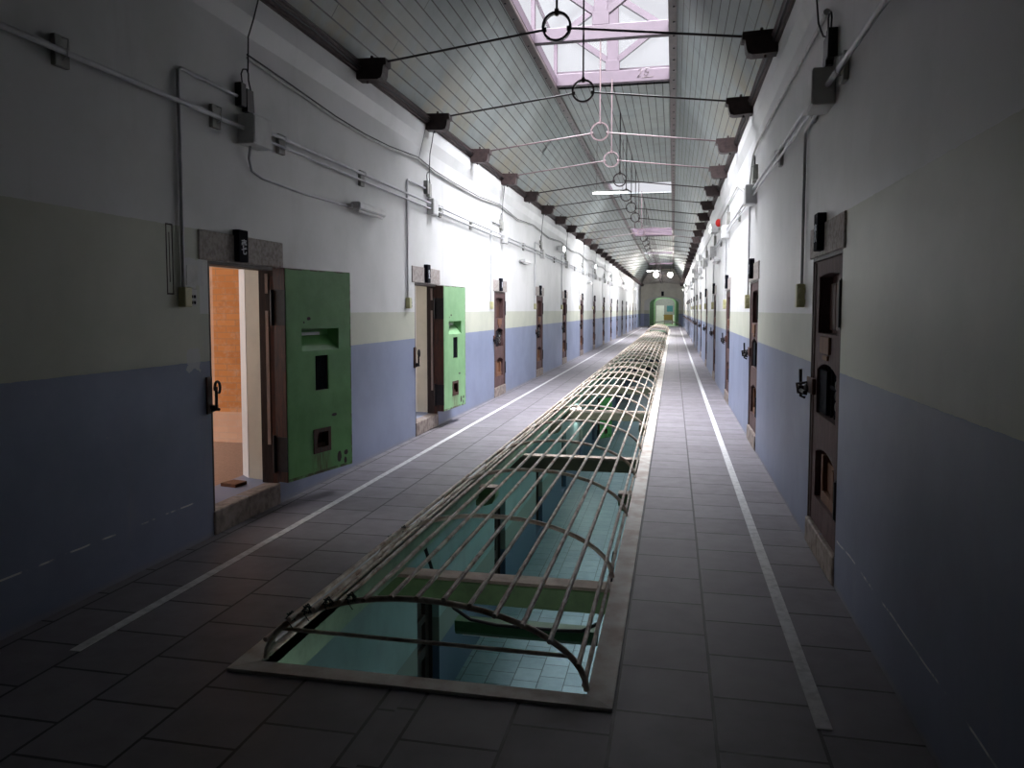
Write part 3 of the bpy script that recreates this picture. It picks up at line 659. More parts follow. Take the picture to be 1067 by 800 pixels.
W = 0.90
H1, H2, H3 = (0.16, 0.77, 1.45, 1.83), (0.15, 0.77, 0.92, 1.26), (0.16, 0.77, 0.36, 0.71)
def closed_door(detail=True, lock=True):
    root = empty('door_0')
    m = MB(); zb, zt = 0.0, DZ1-DZ0    # frame in the opening
    Z = lambda z: z-DZ0
    m.box(-0.02, 0.0, 0.0, 0.14, zb, zt); m.box(W, W+0.02, 0.0, 0.14, zb, zt); m.box(0.0, W, 0.0, 0.14, zt-0.022, zt)
    m.build('frame', M['frame_wood'], root)
    m = MB(); m.holed(W, 0.004, zt-0.024, 0.012, 0.125, [(h[0], h[1], Z(h[2]), Z(h[3]), 0.085) for h in (H1, H2, H3)])
    arch_fill(m, H1[0], H1[1], Z(H1[3]), 0.015, 0.013, 0.09); arch_fill(m, H2[0], H2[1], Z(H2[3]), 0.05, 0.013, 0.09); arch_fill(m, H3[0], H3[1], Z(H3[3]), 0.05, 0.013, 0.09)
    # raised stiles and cross rails
    m.cbox(0.02, 0.055, 0.004, 0.013, 0.01, zt-0.03, 0.003); m.cbox(0.845, 0.88, 0.004, 0.013, 0.01, zt-0.03, 0.003)
    m.build('leaf', M['door_wood'], root)
    m = MB()   # planks inside the upper panel
    for q in range(3): m.cbox(H1[0]+0.03+q*0.19, H1[0]+0.03+q*0.19+0.17, 0.075, 0.096, Z(H1[2])+0.02, Z(H1[3])-0.06, 0.004)
    m.build('inner_panel', M['rust_wood'], root)
    m = MB(); m.cbox(0.31, 0.59, -0.004, 0.014, Z(1.325), Z(1.432), 0.004); m.cbox(0.37, 0.53, 0.0, 0.014, Z(1.285), Z(1.315), 0.003); m.build('plaque', M['orange_wood'], root)
    m = MB()   # iron grate of the viewing hole
    for q in range(6): m.tube([(0.2+q*0.105, 0.06, Z(H2[2])), (0.2+q*0.105, 0.06, Z(H2[3])-0.01)], 0.008, 6)
    m.box(0.15, 0.77, 0.05, 0.07, Z(1.10), Z(1.125)); m.box(H2[0], H2[0]+0.24, 0.03, 0.095, Z(H2[2])+0.01, Z(H2[3])-0.05)
    m.build('grate', M['sign'], root)
    m = MB()
    for q in range(3): m.tube([(0.60, 0.045, Z(1.13)-q*0.06+0.035*cos(t*pi/6)) if False else (0.62+0.05*cos(t*pi/6), 0.048, Z(1.14)-q*0.065+0.03*sin(t*pi/6)) for t in range(12)], 0.003, 5, closed=True)
    m.build('iron_scroll', M['bracket'], root)
    m = MB(); m.cbox(0.28, 0.33, 0.03, 0.096, Z(H3[2])+0.004, Z(H3[3])-0.05, 0.003); m.cbox(0.60, 0.66, 0.03, 0.096, Z(H3[2])+0.004, Z(H3[3])-0.09, 0.003); m.cbox(0.28, 0.70, 0.03, 0.096, Z(H3[2])+0.002, Z(H3[2])+0.07, 0.003); m.cbox(0.33, 0.60, 0.06, 0.094, Z(H3[2])+0.07, Z(0.62), 0.003)
    m.build('food_hatch', M['orange_wood'], root)
    m = MB(); m.box(0.885, 0.905, -0.004, 0.02, Z(1.49), Z(1.78)); m.box(0.885, 0.905, -0.004, 0.02, Z(0.38), Z(0.62))
    m.tube([(0.9, -0.004, Z(1.5)), (0.9, -0.004, Z(1.77))], 0.011, 6); m.tube([(0.9, -0.004, Z(0.39)), (0.9, -0.004, Z(0.61))], 0.011, 6); m.build('hinge', M['black_iron'], root)
    lk = MB(); lk.cbox(-0.10, 0.12, -0.012, 0.012, Z(1.03), Z(1.14), 0.003); l = lk.build('latch_plate', M['rust_wood'], root)
    b = MB(); b.tube([(-0.14, -0.055, Z(1.045)), (0.10, -0.055, Z(1.045))], 0.013, 7); b.tube([(-0.09, -0.02, Z(0.99)), (-0.09, -0.05, Z(1.0)), (-0.09, -0.055, Z(1.19))], 0.011, 6)
    b.tube([(-0.05, -0.015, Z(1.02)), (-0.05, -0.075, Z(1.03)), (-0.05, -0.085, Z(1.09)), (-0.05, -0.015, Z(1.10))], 0.010, 6)
    b.tube([(0.06+0.03*cos(a*pi/5), -0.04, Z(1.07)+0.03*sin(a*pi/5)) for a in range(10)], 0.008, 5, closed=True)
    b.box(-0.13, -0.06, -0.07, -0.012, Z(1.04), Z(1.075)); b.build('latch_bolt', M['black_iron'], l)
    return root

def place(side, c, z=0.0):
    """root placement for wall-local frames: x to the viewer's right along the wall, y into the wall"""
    return ((XL, c, z), radians(90)) if side == 'L' else ((XR, c, z), radians(-90))
proto = closed_door()
def put_door(side, c, z, n, label, group, first=[True], lower=False):
    r = proto if first[0] else copy_tree(proto); first[0] = False
    s = 1 if side == 'L' else -1
    r.location = (XL if side == 'L' else XR, c-s*W/2, z+DZ0); r.rotation_euler = (0, 0, s*pi/2); r.name = 'door_%d' % n
    return tag(r, label, 'door', group, 'structure')

def lintel(side, c, z, label):
    m = MB(); s = 1 if side == 'L' else -1
    if side == 'L': m.cbox(-0.575, 0.575, -0.012, 0.13, 0.0, 0.205, 0.006)
    else: m.cbox(-0.54, 0.54, -0.012, 0.13, 0.0, 0.205, 0.006)
    o = m.build('stone_lintel', M['granite']); o.location = (XL if side == 'L' else XR, c, z+1.946); o.rotation_euler = (0, 0, s*pi/2)
    return tag(o, label, 'lintel', 'stone lintels over the doors', 'structure')
def sill(side, c, z, label):
    m = MB(); s = 1 if side == 'L' else -1
    m.cbox(-0.47, -0.02, -0.014, 0.125, 0.0, 0.174, 0.008); m.cbox(-0.018, 0.46, -0.014, 0.125, 0.0, 0.174, 0.008)
    m.box(-0.468, 0.468, 0.135, 0.30, 0.0, 0.172)
    o = m.build('stone_sill', M['sill']); o.location = (XL if side == 'L' else XR, c, z); o.rotation_euler = (0, 0, s*pi/2)
    return tag(o, label, 'sill', 'stone door sills', 'structure')

def open_door(P0, P1, n, label, c, gm='green', z=0.0):
    """open leaf: P0 hinge edge of the green face, P1 outer edge (world xy)"""
    d = Vector((P1[0]-P0[0], P1[1]-P0[1])); ang = math.atan2(d.y, d.x)
    root = empty('door_%d' % n, (P0[0], P0[1], z), ang)      # local x along leaf, local -y = towards the corridor
    tag(root, label, 'door', 'open green cell doors', 'structure')
    w = 0.855; z0, z1 = 0.225, 1.93
    slot = (0.19, 0.675, 1.266, 1.446, 0.10); gr = (0.355, 0.524, 0.93, 1.22, 0.05); ht = (0.33, 0.528, 0.417, 0.594, 0.07)
    m = MB(); m.holed(w, z0, z1, 0.0, 0.11, [slot, gr, ht]); m.build('leaf', M['rust_wood'], root)
    m = MB(); g = [(a, b, cc, e, None) for a, b, cc, e, _ in (slot, gr, ht)]
    m.holed(w-0.012, z0+0.003, z1-0.003, -0.007, 0.0, g, x0=0.008); m.build('inner_face', M[gm], root, 'chipped green painted face')
    m = MB()   # sloped green lining of the viewing slot
    a, b, c0, c1, dp = slot
    m.face([(a, -0.006, c0), (b, -0.006, c0), (b-0.02, 0.095, c1-0.055), (a+0.04, 0.095, c1-0.055)]); m.face([(b, -0.006, c0), (b, -0.006, c1), (b-0.02, 0.095, c1-0.01), (b-0.02, 0.095, c1-0.055)])
    m.face([(a, -0.006, c0), (a, -0.006, c1), (a+0.04, 0.095, c1-0.01), (a+0.04, 0.095, c1-0.055)]); m.face([(a, -0.006, c1), (b, -0.006, c1), (b-0.02, 0.095, c1-0.01), (a+0.04, 0.095, c1-0.01)])
    m.face([(a+0.04, 0.094, c1-0.055), (b-0.02, 0.094, c1-0.055), (b-0.02, 0.094, c1-0.01), (a+0.04, 0.094, c1-0.01)])
    sl = m.build('slot_lining', M[gm], root)
    m = MB(); m.box(a+0.04, a+0.30, 0.05, 0.09, c1-0.055, c1-0.03); m.build('slot_glass_edge', M['pipe'], sl)
    m = MB()
    for q in range(6): m.box(gr[0]+0.006+q*0.028, gr[0]+0.022+q*0.028, 0.004, 0.022, gr[2]+0.004, gr[3]-0.004)
    m.box(gr[0]+0.002, gr[1]-0.002, 0.022, 0.03, gr[2]+0.002, gr[3]-0.002); m.build('grate', M['sign'], root)
    m = MB(); a, b, c0, c1, dp = ht
    m.holed(b-a+0.03, c0-0.015, c1+0.012, -0.014, -0.0075, [(a+0.03, b-0.02, c0+0.03, c1-0.02, None)], x0=a-0.015); m.box(a+0.03, b-0.02, 0.02, 0.06, c0+0.012, c0+0.06); m.build('food_hatch', M['rust_wood'], root)
    m = MB()
    for q in (0.45, 1.62): m.box(-0.006, 0.0, -0.006, 0.112, q-0.14, q+0.14)
    m.tube([(-0.012, 0.118, 0.3), (-0.012, 0.118, 0.6)], 0.012, 6); m.tube([(-0.012, 0.118, 1.48), (-0.012, 0.118, 1.76)], 0.012, 6)
    m.build('hinge_strap', M['black_iron'], root)
    return root
def open_frame(c, n, label):
    """frame left in the opening of an open door, with the catch on the latch side"""
    root = empty('door_frame', (XL, c-DW/2, DZ0), pi/2); tag(root, label, 'door frame', 'frames of the open green doors', 'structure'); zt = DZ1-DZ0
    m = MB(); m.box(0.0, 0.02, 0.0, 0.14, 0, zt); m.box(DW-0.03, DW, 0.0, 0.14, 0, zt); m.box(0.02, DW-0.03, 0.0, 0.14, zt-0.025, zt); m.build('jamb', M['frame_wood'], root)
    m = MB(); m.box(DW-0.036, DW-0.03, 0.055, 0.082, 0.32, 1.42); m.box(DW-0.036, DW-0.03, 0.055, 0.082, 1.56, 1.72); m.build('worn_strip', M['pale_wood'], root, 'bleached strip of bare wood')
    m = MB(); m.box(DW-0.034, DW-0.03, 0.0, 0.04, 0.0, 1.7); m.build('hinge_post', M['rust_wood'], root)
    m = MB(); m.cbox(-0.06, 0.004, -0.014, 0.0, 0.70, 0.96, 0.003); m.build('latch_plate', M['rust_wood'], root)
    m = MB(); m.tube([(0.0, -0.012, 0.72), (0.0, -0.04, 0.73), (0.03, -0.045, 0.725)], 0.011, 6); m.tube([(-0.01, -0.012, 0.72), (-0.01, -0.05, 0.74), (-0.01, -0.05, 0.89)], 0.012, 6)
    m.tube([(0.005+0.032*cos(a), -0.05, 0.88+0.045*sin(a)) for a in [radians(q) for q in range(200, -80, -20)]], 0.010, 6); m.box(-0.03, 0.012, -0.05, -0.012, 0.735, 0.76); m.build('latch_hook', M['black_iron'], root)
    return root

NN = 1
for k, c in enumerate(LD):
    where = ORD[k]+' doorway along the green door wall'
    lintel('L', c, 0, 'granite lintel over the '+where); sill('L', c, 0, 'stone sill under the '+where)
    if k < 12:
        t = ['壱', '六五四三二一十九八七六五'[k]] if k else ['壱', '七']
        loc, rz = place('L', c-0.09, 1.955)
        if k: loc, rz = place('L', c-0.04, 1.955)
        sign_board(loc, rz, t, 'black number sign over the '+where, 'number signs over the green door wall')
    if k == 0:
        open_door((-2.99, 5.55), (-2.81, 6.38), NN, 'nearest open cell door, chipped green inner face', c); open_frame(c, NN, 'dark wooden frame of the nearest open doorway')
    elif k == 1:
        open_door((-3.035, 9.95), (-2.965, 10.80), NN, 'farther open cell door, light green inner face', c, 'green_pale'); open_frame(c, NN, 'dark wooden frame of the farther open doorway')
    else: put_door('L', c, 0, NN, 'closed dark wooden door in the '+where, 'closed doors on the green door wall')
    NN += 1
for k, c in enumerate(RD):
    where = ORD[k]+' doorway along the closed door wall'
    lintel('R', c, 0, 'granite lintel over the '+where); sill('R', c, 0, 'stone sill under the '+where)
    if k < 12:
        t = ['壱', '八九十一二三四五六七八九'[k]]; loc, rz = place('R', c+0.09, 1.975)
        sign_board(loc, rz, t, 'black number sign over the '+where, 'number signs over the closed door wall')
    put_door('R', c, 0, NN, 'closed dark wooden door in the '+where, 'closed doors on the opposite wall'); NN += 1
def lower_door():
    root = empty('door_0'); zt = 1.765
    m = MB(); m.box(-0.02, 0.0, 0.1, 0.2, 0, zt); m.box(W, W+0.02, 0.1, 0.2, 0, zt); m.box(0, W, 0.1, 0.2, zt-0.02, zt); m.build('frame', M['frame_wood'], root)
    m = MB(); m.holed(W, 0.0, zt-0.02, 0.15, 0.22, [(0.15, 0.75, 1.2, 1.6, 0.05), (0.15, 0.75, 0.75, 1.1, 0.05), (0.15, 0.75, 0.2, 0.6, 0.05)]); lf = m.build('leaf', M['frame_wood'], root)
    m = MB(); m.cbox(0.02, 0.14, 0.12, 0.15, 0.84, 0.92, 0.004); m.tube([(0.04, 0.11, 0.80), (0.04, 0.10, 0.96)], 0.012, 6); m.build('latch', M['black_iron'], lf)
    return root
lproto = lower_door(); lfirst = True
for k, c in enumerate(LD[1:9]):
    if k == 5:
        open_door((-2.95, c+0.36), (-2.50, c+1.10), NN, 'bright green open door on the storey below', c, z=-4.0)
    else:
        r = lproto if lfirst else copy_tree(lproto); lfirst = False
        r.location = (XL, c-W/2, DZ0-4.0); r.rotation_euler = (0, 0, pi/2); r.name = 'door_%d' % NN
        tag(r, 'dark door on the storey below, '+ORD[k]+' seen through the light well', 'door', 'doors on the storey below', 'structure')
    NN += 1

# ------------------------------------------------------------------ beams under the floor
FB = 4.95; k = 0
y = FB
while y < 46:
    full = (k % 2 == 0); d = 0.075; m = MB()
    spans = [(XL+0.001, XR-0.001)] if full else [(OI0-0.03, OI0+0.16), (OI1-0.15, OI1+0.03)]
    for a, b in spans:
        if full: m.cbox(a, b, y-d, y+d, -0.37, -0.222, 0.008)
        else:
            e = a if a < -1.0 else b; t = b if a < -1.0 else a; s = 1 if t > e else -1
            m.prism([(e, -0.12), (t, -0.12), (t, -0.20), (t-s*0.03, -0.255), (t-s*0.10, -0.28), (e, -0.28)], 'y', y-d, y+d)
    o = m.build('floor_beam', M['beam'] if k < 2 else M['beam_olive']); tag(o, ('green' if k < 2 else 'olive grey')+' painted '+('beam crossing' if full else 'beam stubs poking into')+' the light well, '+ORD[k]+' from the near end', 'floor beam', 'beams under the light well', 'structure')
    m = MB()
    for a, b in spans: m.box(a, b, y-d+0.004, y+d-0.004, *((-0.2215, -0.2005) if full else (-0.1195, -0.10)))
    m.build('top_board', M['tealbeam_top'], o); y += 2.2; k += 1

# ------------------------------------------------------------------ grilles over the light wells
def grille(y0, narch, label, cx=-1.07, a=0.735, rise=0.33, step=1.39, nb=13, sp=0.117, mat='bar'):
    root = empty('light_well_grille', (cx, y0, 0.0)); tag(root, label, 'grille', 'domed bar grilles')
    f = lambda x: rise*math.sqrt(max(0.0, 1-(x/a)**2))
    for k in range(narch):
        m = MB(); N = 24
        m.tube([(-a*cos(pi*q/N), k*step, 0.01+rise*sin(pi*q/N)) for q in range(N+1)], 0.014, 7)
        m.build('arch', M[mat], root)
    L = (narch-1)*step
    for q in range(nb):
        x = (q-(nb-1)/2)*sp; z = f(x)+0.028
        m = MB(); jit = random.uniform(-0.03, 0.02)
        m.tube([(x, -0.035+jit, z), (x, L*0.5, z+random.uniform(-0.004, 0.004)), (x, L+0.03, z)], 0.0115, 7); m.build('bar', M[mat], root)
    for x in (-a+0.012, a-0.012): m = MB(); m.tube([(x, 0, 0.03), (x, L, 0.03)], 0.011, 6); m.build('edge_bar', M['bar'], root)
    return root
g = grille(3.12, 11, 'domed grille of rusty cream bars at the near end of the light well')
m = MB(); m.tube([(-0.66, 0.0, 0.155), (0.665, 0.0, 0.15)], 0.010, 6); m.build('cross_bar', M['bar'], g)
for x, z in ((-0.60, 0.22), (-0.52, 0.26), (-0.42, 0.30), (-0.31, 0.33)):   # twisted wire ties
    m = MB(); pts = [(x+0.02*cos(t*1.7)+0.006*sin(t*3), 0.02*sin(t*2.3)-0.01, z+0.02*sin(t*1.7)) for t in range(22)]+[(x+0.01, -0.02, z-0.05)]
    m.tube(pts, 0.0028, 4); m.build('wire_tie', M['wire'], g)
for x in (-0.66, -0.57, -0.47):
    m = MB(); pts = [(x+0.018*cos(t*1.7), 1.39+0.02*sin(t*2.3), 0.33*math.sqrt(1-(x/0.735)**2)+0.02+0.018*sin(t*1.7)) for t in range(18)]; m.tube(pts, 0.0028, 4); m.build('wire_tie', M['wire'], g)
grille(3.12+13.9+0.28, 11, 'domed grille of cream bars in the middle of the long light well')
grille(3.12+2*14.18, 12, 'domed grille of cream bars at the far end of the long light well')
grille(49.6, 11, 'domed grille of cream bars over the separate far light well', rise=0.45)
g = grille(68.3, 5, 'wide dark domed grille in front of the end arch', cx=-0.7, a=1.47, rise=0.60, step=0.9, nb=21, sp=0.13, mat='runner')
# pale pipe lying along the kerb
root = MB(); root.tube([(-1.845, 3.25, 0.035), (-1.84, 6.0, 0.036), (-1.845, 7.5, 0.035)], 0.018, 8); root.tube([(-1.845, 7.62, 0.035), (-1.84, 12.0, 0.036), (-1.845, 20, 0.035)], 0.018, 8); root.tube([(-1.845, 7.48, 0.035), (-1.845, 7.64, 0.035)], 0.023, 8)
tag(root.build('drain_pipe', M['pipe']), 'long pale pipe lying on the light well kerb nearest the green doors', 'pipe')

# hanging green trough and bent black tube below the near beam
root = empty('hanging_trough', (-1.15, 5.93, -0.92)); tag(root, 'dark green trough hung on a bent black tube under the near light well beam', 'trough')
m = MB(); m.prism([(-0.06, 0.0), (0.06, 0.0), (0.05, -0.09), (0.03, -0.12), (-0.03, -0.12), (-0.05, -0.09)], 'x', -0.56, 0.60); m.build('trough', M['greentrough'], root)
m = MB(); m.box(-0.50, -0.2, -0.03, 0.03, -0.126, -0.12); m.build('lamp_strip', M['tube_off'], root)
m = MB(); m.tube([(-0.78, -0.2, 0.70), (-0.70, -0.16, 0.40), (-0.55, -0.1, 0.12), (-0.42, -0.08, 0.03), (-0.2, -0.075, 0.0), (0.3, -0.075, 0.0), (0.48, -0.075, 0.01), (0.62, -0.1, 0.10), (0.70, -0.16, 0.40), (0.74, -0.2, 0.70)], 0.015, 7); m.build('hanger', M['black_iron'], root)

# ------------------------------------------------------------------ tie rods with rings
def tie_rod(y, idx, pale):
    root = empty('tie_rod', (XC, y, 4.29)); mr = M['rod_pale'] if pale else M['rod']
    tag(root, ('pinkish' if pale else 'dark')+' iron tie rod with centre ring, '+ORD[idx]+' from the camera end', 'tie rod', 'ringed tie rods under the ceiling')
    n = 24 if idx < 10 else 14
    m = MB()
    ro, ri, w = 0.142, 0.120, 0.022   # flat ring band
    vs = []; fs = []
    for q in range(n):
        a = 2*pi*q/n; vs += [(ro*cos(a), -w, ro*sin(a)), (ro*cos(a), w, ro*sin(a)), (ri*cos(a), w, ri*sin(a)), (ri*cos(a), -w, ri*sin(a))]
    for q in range(n):
        b = (q+1) % n
        for e in range(4): fs.append((q*4+e, q*4+(e+1) % 4, b*4+(e+1) % 4, b*4+e))
    m.mesh(vs, fs); m.build('ring', mr, root)
    for s in (-1, 1):
        m = MB(); m.tube([(s*0.105, 0, -0.02), (s*1.72, 0, -0.215)], 0.0115, 6); m.tube([(s*0.098, 0, -0.019), (s*0.118, 0, -0.021)], 0.024, 6); m.build('rod', mr, root)
        m = MB(); x0, x1 = 1.70, 2.0525
        m.prism([(s*x1, -0.385), (s*(x0+0.09), -0.40), (s*(x0+0.05), -0.385), (s*(x0+0.035), -0.35), (s*(x0+0.025), -0.27), (s*(x0-0.005), -0.265), (s*x0, -0.195), (s*x1, -0.185)], 'y', -0.075, 0.075)
        m.lathe((s*(x0+0.17), 0, -0.178), [(0, 0.03), (0.015, 0.03), (0.015, 0)], 6); m.tube([(s*(x0+0.2), -0.05, -0.405), (s*(x0+0.2), -0.05, -0.43)], 0.014, 6)
        m.build('end_block', M['block'] if not pale else M['plate'], root)
    m = MB(); m.tube([(0, 0, 0.10), (0, 0, CZ-4.29 + (0.05 if any(a < y < b for a, b in SKYLIGHTS) else 0))], 0.011, 6); m.tube([(0, 0, 0.105), (0, 0, 0.165)], 0.022, 6); m.build('hanger_rod', mr, root)
y = 5.22; i = 0
while y < ENDY-1:
    tie_rod(y, i, i in (3, 4, 9, 10)); y += 2.2; i += 1

# ------------------------------------------------------------------ electrical fittings along both walls
def P(side, y, z, d): return (XL+d, y, z) if side == 'L' else (XR-d, y, z)
def wbox(m, side, y0, y1, z0, z1, d0, d1, c=0.004, mi=0):
    if side == 'L': m.cbox(XL+d0, XL+d1, y0, y1, z0, z1, c, mi)
    else: m.cbox(XR-d0, XR-d1, y0, y1, z0, z1, c, mi)
def reorigin(o, loc):
    loc = Vector(loc)
    if o.type == 'MESH': o.data.transform(Matrix.Translation(-loc))
    o.location = loc; return o
SN = {'L': 'green door wall', 'R': 'closed door wall'}
for side in 'LR':
    S = SN[side]
    y0n = 3.05 if side == 'L' else 3.2
    b0 = 5.24 if side == 'L' else 4.97
    # near single conduit up to the first box
    m = MB(); m.tube([P(side, y0n if side == 'L' else 1.0, 2.945, 0.045), P(side, b0, 2.945, 0.045)], 0.017, 8)
    tag(m.build('conduit', M['pipe']), 'single thick conduit running to the nearest grey box on the '+S, 'conduit')
    # pair of long conduits
    for q, (z, r) in enumerate(((2.995, 0.015), (2.925, 0.011))):
        for k in range(10):
            off = (0.1, 0.32) if side == 'L' else (0.0, 0.27)
            ya = b0+0.272 if k == 0 else b0+PITCHY*k+off[1]+0.002
            ye = b0+PITCHY*(k+1)+off[0]-0.002 if k < 8 else (b0+PITCHY*9 if k == 8 else 62)
            if k == 9: ya = b0+PITCHY*9+0.01
            m = MB(); m.tube([P(side, ya, z, 0.045), P(side, (ya+ye)/2, z-0.004, 0.045), P(side, ye, z, 0.045)], r, 7)
            tag(m.build('conduit', M['pipe']), ('upper thicker' if q == 0 else 'lower thinner')+' conduit, '+ORD[k]+' length from the nearest grey box, '+S, 'conduit', 'paired conduits along the '+S)
    nb = 9
    for k in range(nb):
        yb = b0+PITCHY*k; w = ORD[k]+' along the '+S
        m = MB()
        if k == 0 or side == 'R': wbox(m, side, yb, yb+0.27, 2.83, 3.05, 0.0, 0.13, 0.006)
        else: wbox(m, side, yb+0.1, yb+0.32, 2.85, 3.06, 0.0, 0.09, 0.006)
        root = m.build('junction_box', M['ebox']); tag(root, 'grey square junction box, '+w, 'junction box', 'junction boxes along the '+S)
        reorigin(root, P(side, yb, 2.83, 0))
        m = MB()
        if k == 0 or side == 'R': wbox(m, side, yb+0.012, yb+0.258, 2.842, 3.038, 0.13, 0.134, 0.002)
        else: wbox(m, side, yb+0.112, yb+0.308, 2.862, 3.048, 0.09, 0.094, 0.002)
        o = m.build('lid', M['ebox']); o.parent = root; o.data.transform(Matrix.Translation(-root.location))
        # black connector with loops of cable
        r2 = empty('cable_connector', P(side, yb+0.06, 3.08, 0)); s = 1 if side == 'L' else -1; dk = k == 0
        tag(r2, ('black' if dk else 'small grey')+' cable connector above the junction box, '+w, 'cable connector', 'cable connectors along the '+S)
        m = MB(); m.cbox(s*0.0, s*0.055, -0.09, -0.02, 0.02, 0.19, 0.004); m.prism([(0.0, 0.0), (0.10, -0.01), (0.085, 0.165), (0.0, 0.165)], 'x', s*0.005, s*0.05); m.build('connector_body', M['cable'] if dk else M['bracket'], r2)
        m = MB(); m.tube([(s*0.03, -0.03, 0.18), (s*0.03, -0.045, 0.26), (s*0.03, -0.02, 0.30), (s*0.03, 0.03, 0.315), (s*0.03, 0.055, 0.29), (s*0.03, 0.055, 0.24), (s*0.03, 0.085, 0.17)], 0.006, 5)
        m.tube([(s*0.03, 0.05, 0.30), (s*0.05, 0.03, 0.55), (s*0.055, 0.10, 0.70), (s*0.06, 0.18, 0.90)] if side == 'L' else [(s*0.03, 0.04, 0.17), (s*0.05, 0.10, 0.20), (s*0.06, 0.22, 0.32), (s*0.065, 0.30, 0.55), (s*0.08, 0.33, 0.88)][:(5 if k == 0 else 2)], 0.006, 5)
        m.build('cable_loop', M['cable'], r2)
        # brackets behind the conduits
        for dy in ((-1.75 if k == 0 else -9), -0.36, 0.56, 2.22):
            if dy == -9 or (dy == -0.36 and k > 0): continue
            if side == 'R' and dy == -1.75: continue
            m = MB(); wbox(m, side, yb+dy, yb+dy+0.10, 2.87, 3.03, 0.0, 0.03, 0.003)
            o = m.build('pipe_bracket', M['bracket']); reorigin(o, P(side, yb+dy, 2.87, 0))
            pl = {-1.75: 'before', -0.36: 'just before', 0.56: 'just past', 2.22: 'midway past'}[dy]
            tag(o, 'drab wooden pipe bracket '+pl+' the junction box, '+w, 'pipe bracket', 'pipe brackets along the '+S)
            m = MB(); m.tube([P(side, yb+dy+0.05, 2.905, 0.03), P(side, yb+dy+0.05, 2.925, 0.062), P(side, yb+dy+0.05, 3.01, 0.066), P(side, yb+dy+0.05, 3.02, 0.03)], 0.004, 4)
            c_ = m.build('clamp', M['pipe'], o); c_.data.transform(Matrix.Translation(-o.location))
        # vertical drop to the switch
        yd = (4.52+PITCHY*k) if side == 'L' else (5.93+PITCHY*k-(0.25 if k else 0))
        zt = 3.17 if side == 'L' else 2.86
        m = MB()
        if side == 'L': m.tube([P(side, yd, 1.74, 0.018), P(side, yd, zt-0.02, 0.018), P(side, yd+0.03, zt, 0.018), P(side, yb-0.02, zt, 0.018)], 0.013, 7)
        else: m.tube([P(side, yd, 1.78, 0.018), P(side, yd, zt, 0.018), P(side, yd-0.03, zt+0.02, 0.018), P(side, yb+0.2, zt+0.02, 0.04)], 0.012, 7)
        tag(m.build('drop_conduit', M['pipe']), 'vertical conduit dropping to the switch box, '+w, 'conduit', 'vertical conduits along the '+S)
        m = MB(); wbox(m, side, yd-0.035, yd+0.04, 1.62, 1.75 if side == 'L' else 1.79, 0.0, 0.055, 0.005)
        o = m.build('switch_box', M['switch']); reorigin(o, P(side, yd, 1.62, 0)); tag(o, 'yellowed switch box beside the doorway, '+w, 'switch box', 'switch boxes along the '+S)
        m = MB()
        if side == 'L': wbox(m, side, yd+0.045, yd+0.13, 1.63, 1.74, 0.0, 0.03, 0.004)
        else: wbox(m, side, yd-0.06, yd-0.036, 1.64, 1.68, 0.0, 0.045, 0.003); wbox(m, side, yd-0.06, yd-0.036, 1.72, 1.76, 0.0, 0.045, 0.003)
        c_ = m.build('socket', M['outlet'] if side == 'L' else M['switch'], o); c_.data.transform(Matrix.Translation(-o.location))
        if side == 'L':
            m = MB()
            for q in (0.02, 0.06): m.cbox(0.03, 0.034, 0.03+0.03, 0.03+0.05, q, q+0.02, 0.002); m.cbox(0.03, 0.034, 0.03+0.06, 0.03+0.08, q, q+0.02, 0.002)
            m.build('rocker', M['sign'], o)
    # small fluorescent fittings
    for k in (0, 2, 5):
        yf = 7.2+PITCHY*2*k*0.5 if side == 'L' else 16.5+PITCHY*k
        if side == 'L': yf = [7.2, 15.9, 29.0][(0, 2, 5).index(k)]
        root = empty('wall_lamp', P(side, yf, 2.60, 0)); s = 1 if side == 'L' else -1
        tag(root, 'small unlit tube lamp below the conduits, '+ORD[(0, 2, 5).index(k)]+' along the '+S, 'wall lamp', 'tube lamps on the '+S)
        m = MB(); m.cbox(s*0.02, s*0.13, 0.0, 0.72, 0.0, 0.075, 0.015); m.cbox(s*0.0, s*0.06, -0.05, 0.0, 0.01, 0.05, 0.006); m.cbox(s*0.0, s*0.06, 0.72, 0.77, 0.005, 0.045, 0.006); m.build('housing', M['ebox'], root)
        m = MB(); m.tube([(s*0.09, 0.03, -0.01), (s*0.09, 0.69, -0.01)], 0.016, 8); m.build('tube', M['tube_off'], root)
# left: feed from the first box down to the first lamp
m = MB(); m.tube([P('L', 5.33, 2.83, 0.05), P('L', 5.34, 2.74, 0.03), P('L', 5.40, 2.66, 0.015), P('L', 5.55, 2.63, 0.012), P('L', 6.3, 2.61, 0.012), P('L', 7.17, 2.625, 0.012)], 0.011, 7)
tag(m.build('lamp_feed_conduit', M['pipe']), 'thin conduit curving from the nearest grey box down to the tube lamp', 'conduit')
# left: sagging cable pair
for q, (r, mt, dz, lb) in enumerate(((0.007, 'cable', 0.012, 'thin black cable sagging along the upper green door wall'), (0.012, 'wcable', -0.012, 'pale thick cable sagging along the upper green door wall'))):
    base = [(5.36, 3.50), (5.6, 3.49), (6.0, 3.47), (6.9, 3.42), (7.6, 3.41), (8.3, 3.43), (9.3, 3.50), (10.0, 3.45), (10.9, 3.44), (12.4, 3.45), (13.9, 3.53), (15.6, 3.45), (17.4, 3.53)]
    y = 19.6
    while y < 60: base += [(y, 3.44), (y+2.2, 3.53)]; y += 4.4
    m = MB(); m.tube([P('L', a, b+dz, 0.02) for a, b in base], r, 6); tag(m.build('wall_cable', M[mt]), lb, 'cable')
m = MB(); m.tube([P('L', 9.32, 3.50, 0.025), P('L', 9.55, 3.99, 0.06)], 0.003, 4); tag(m.build('cable_hanger', M['cable']), 'thin wire tying the sagging cable up to the ceiling edge', 'wire')
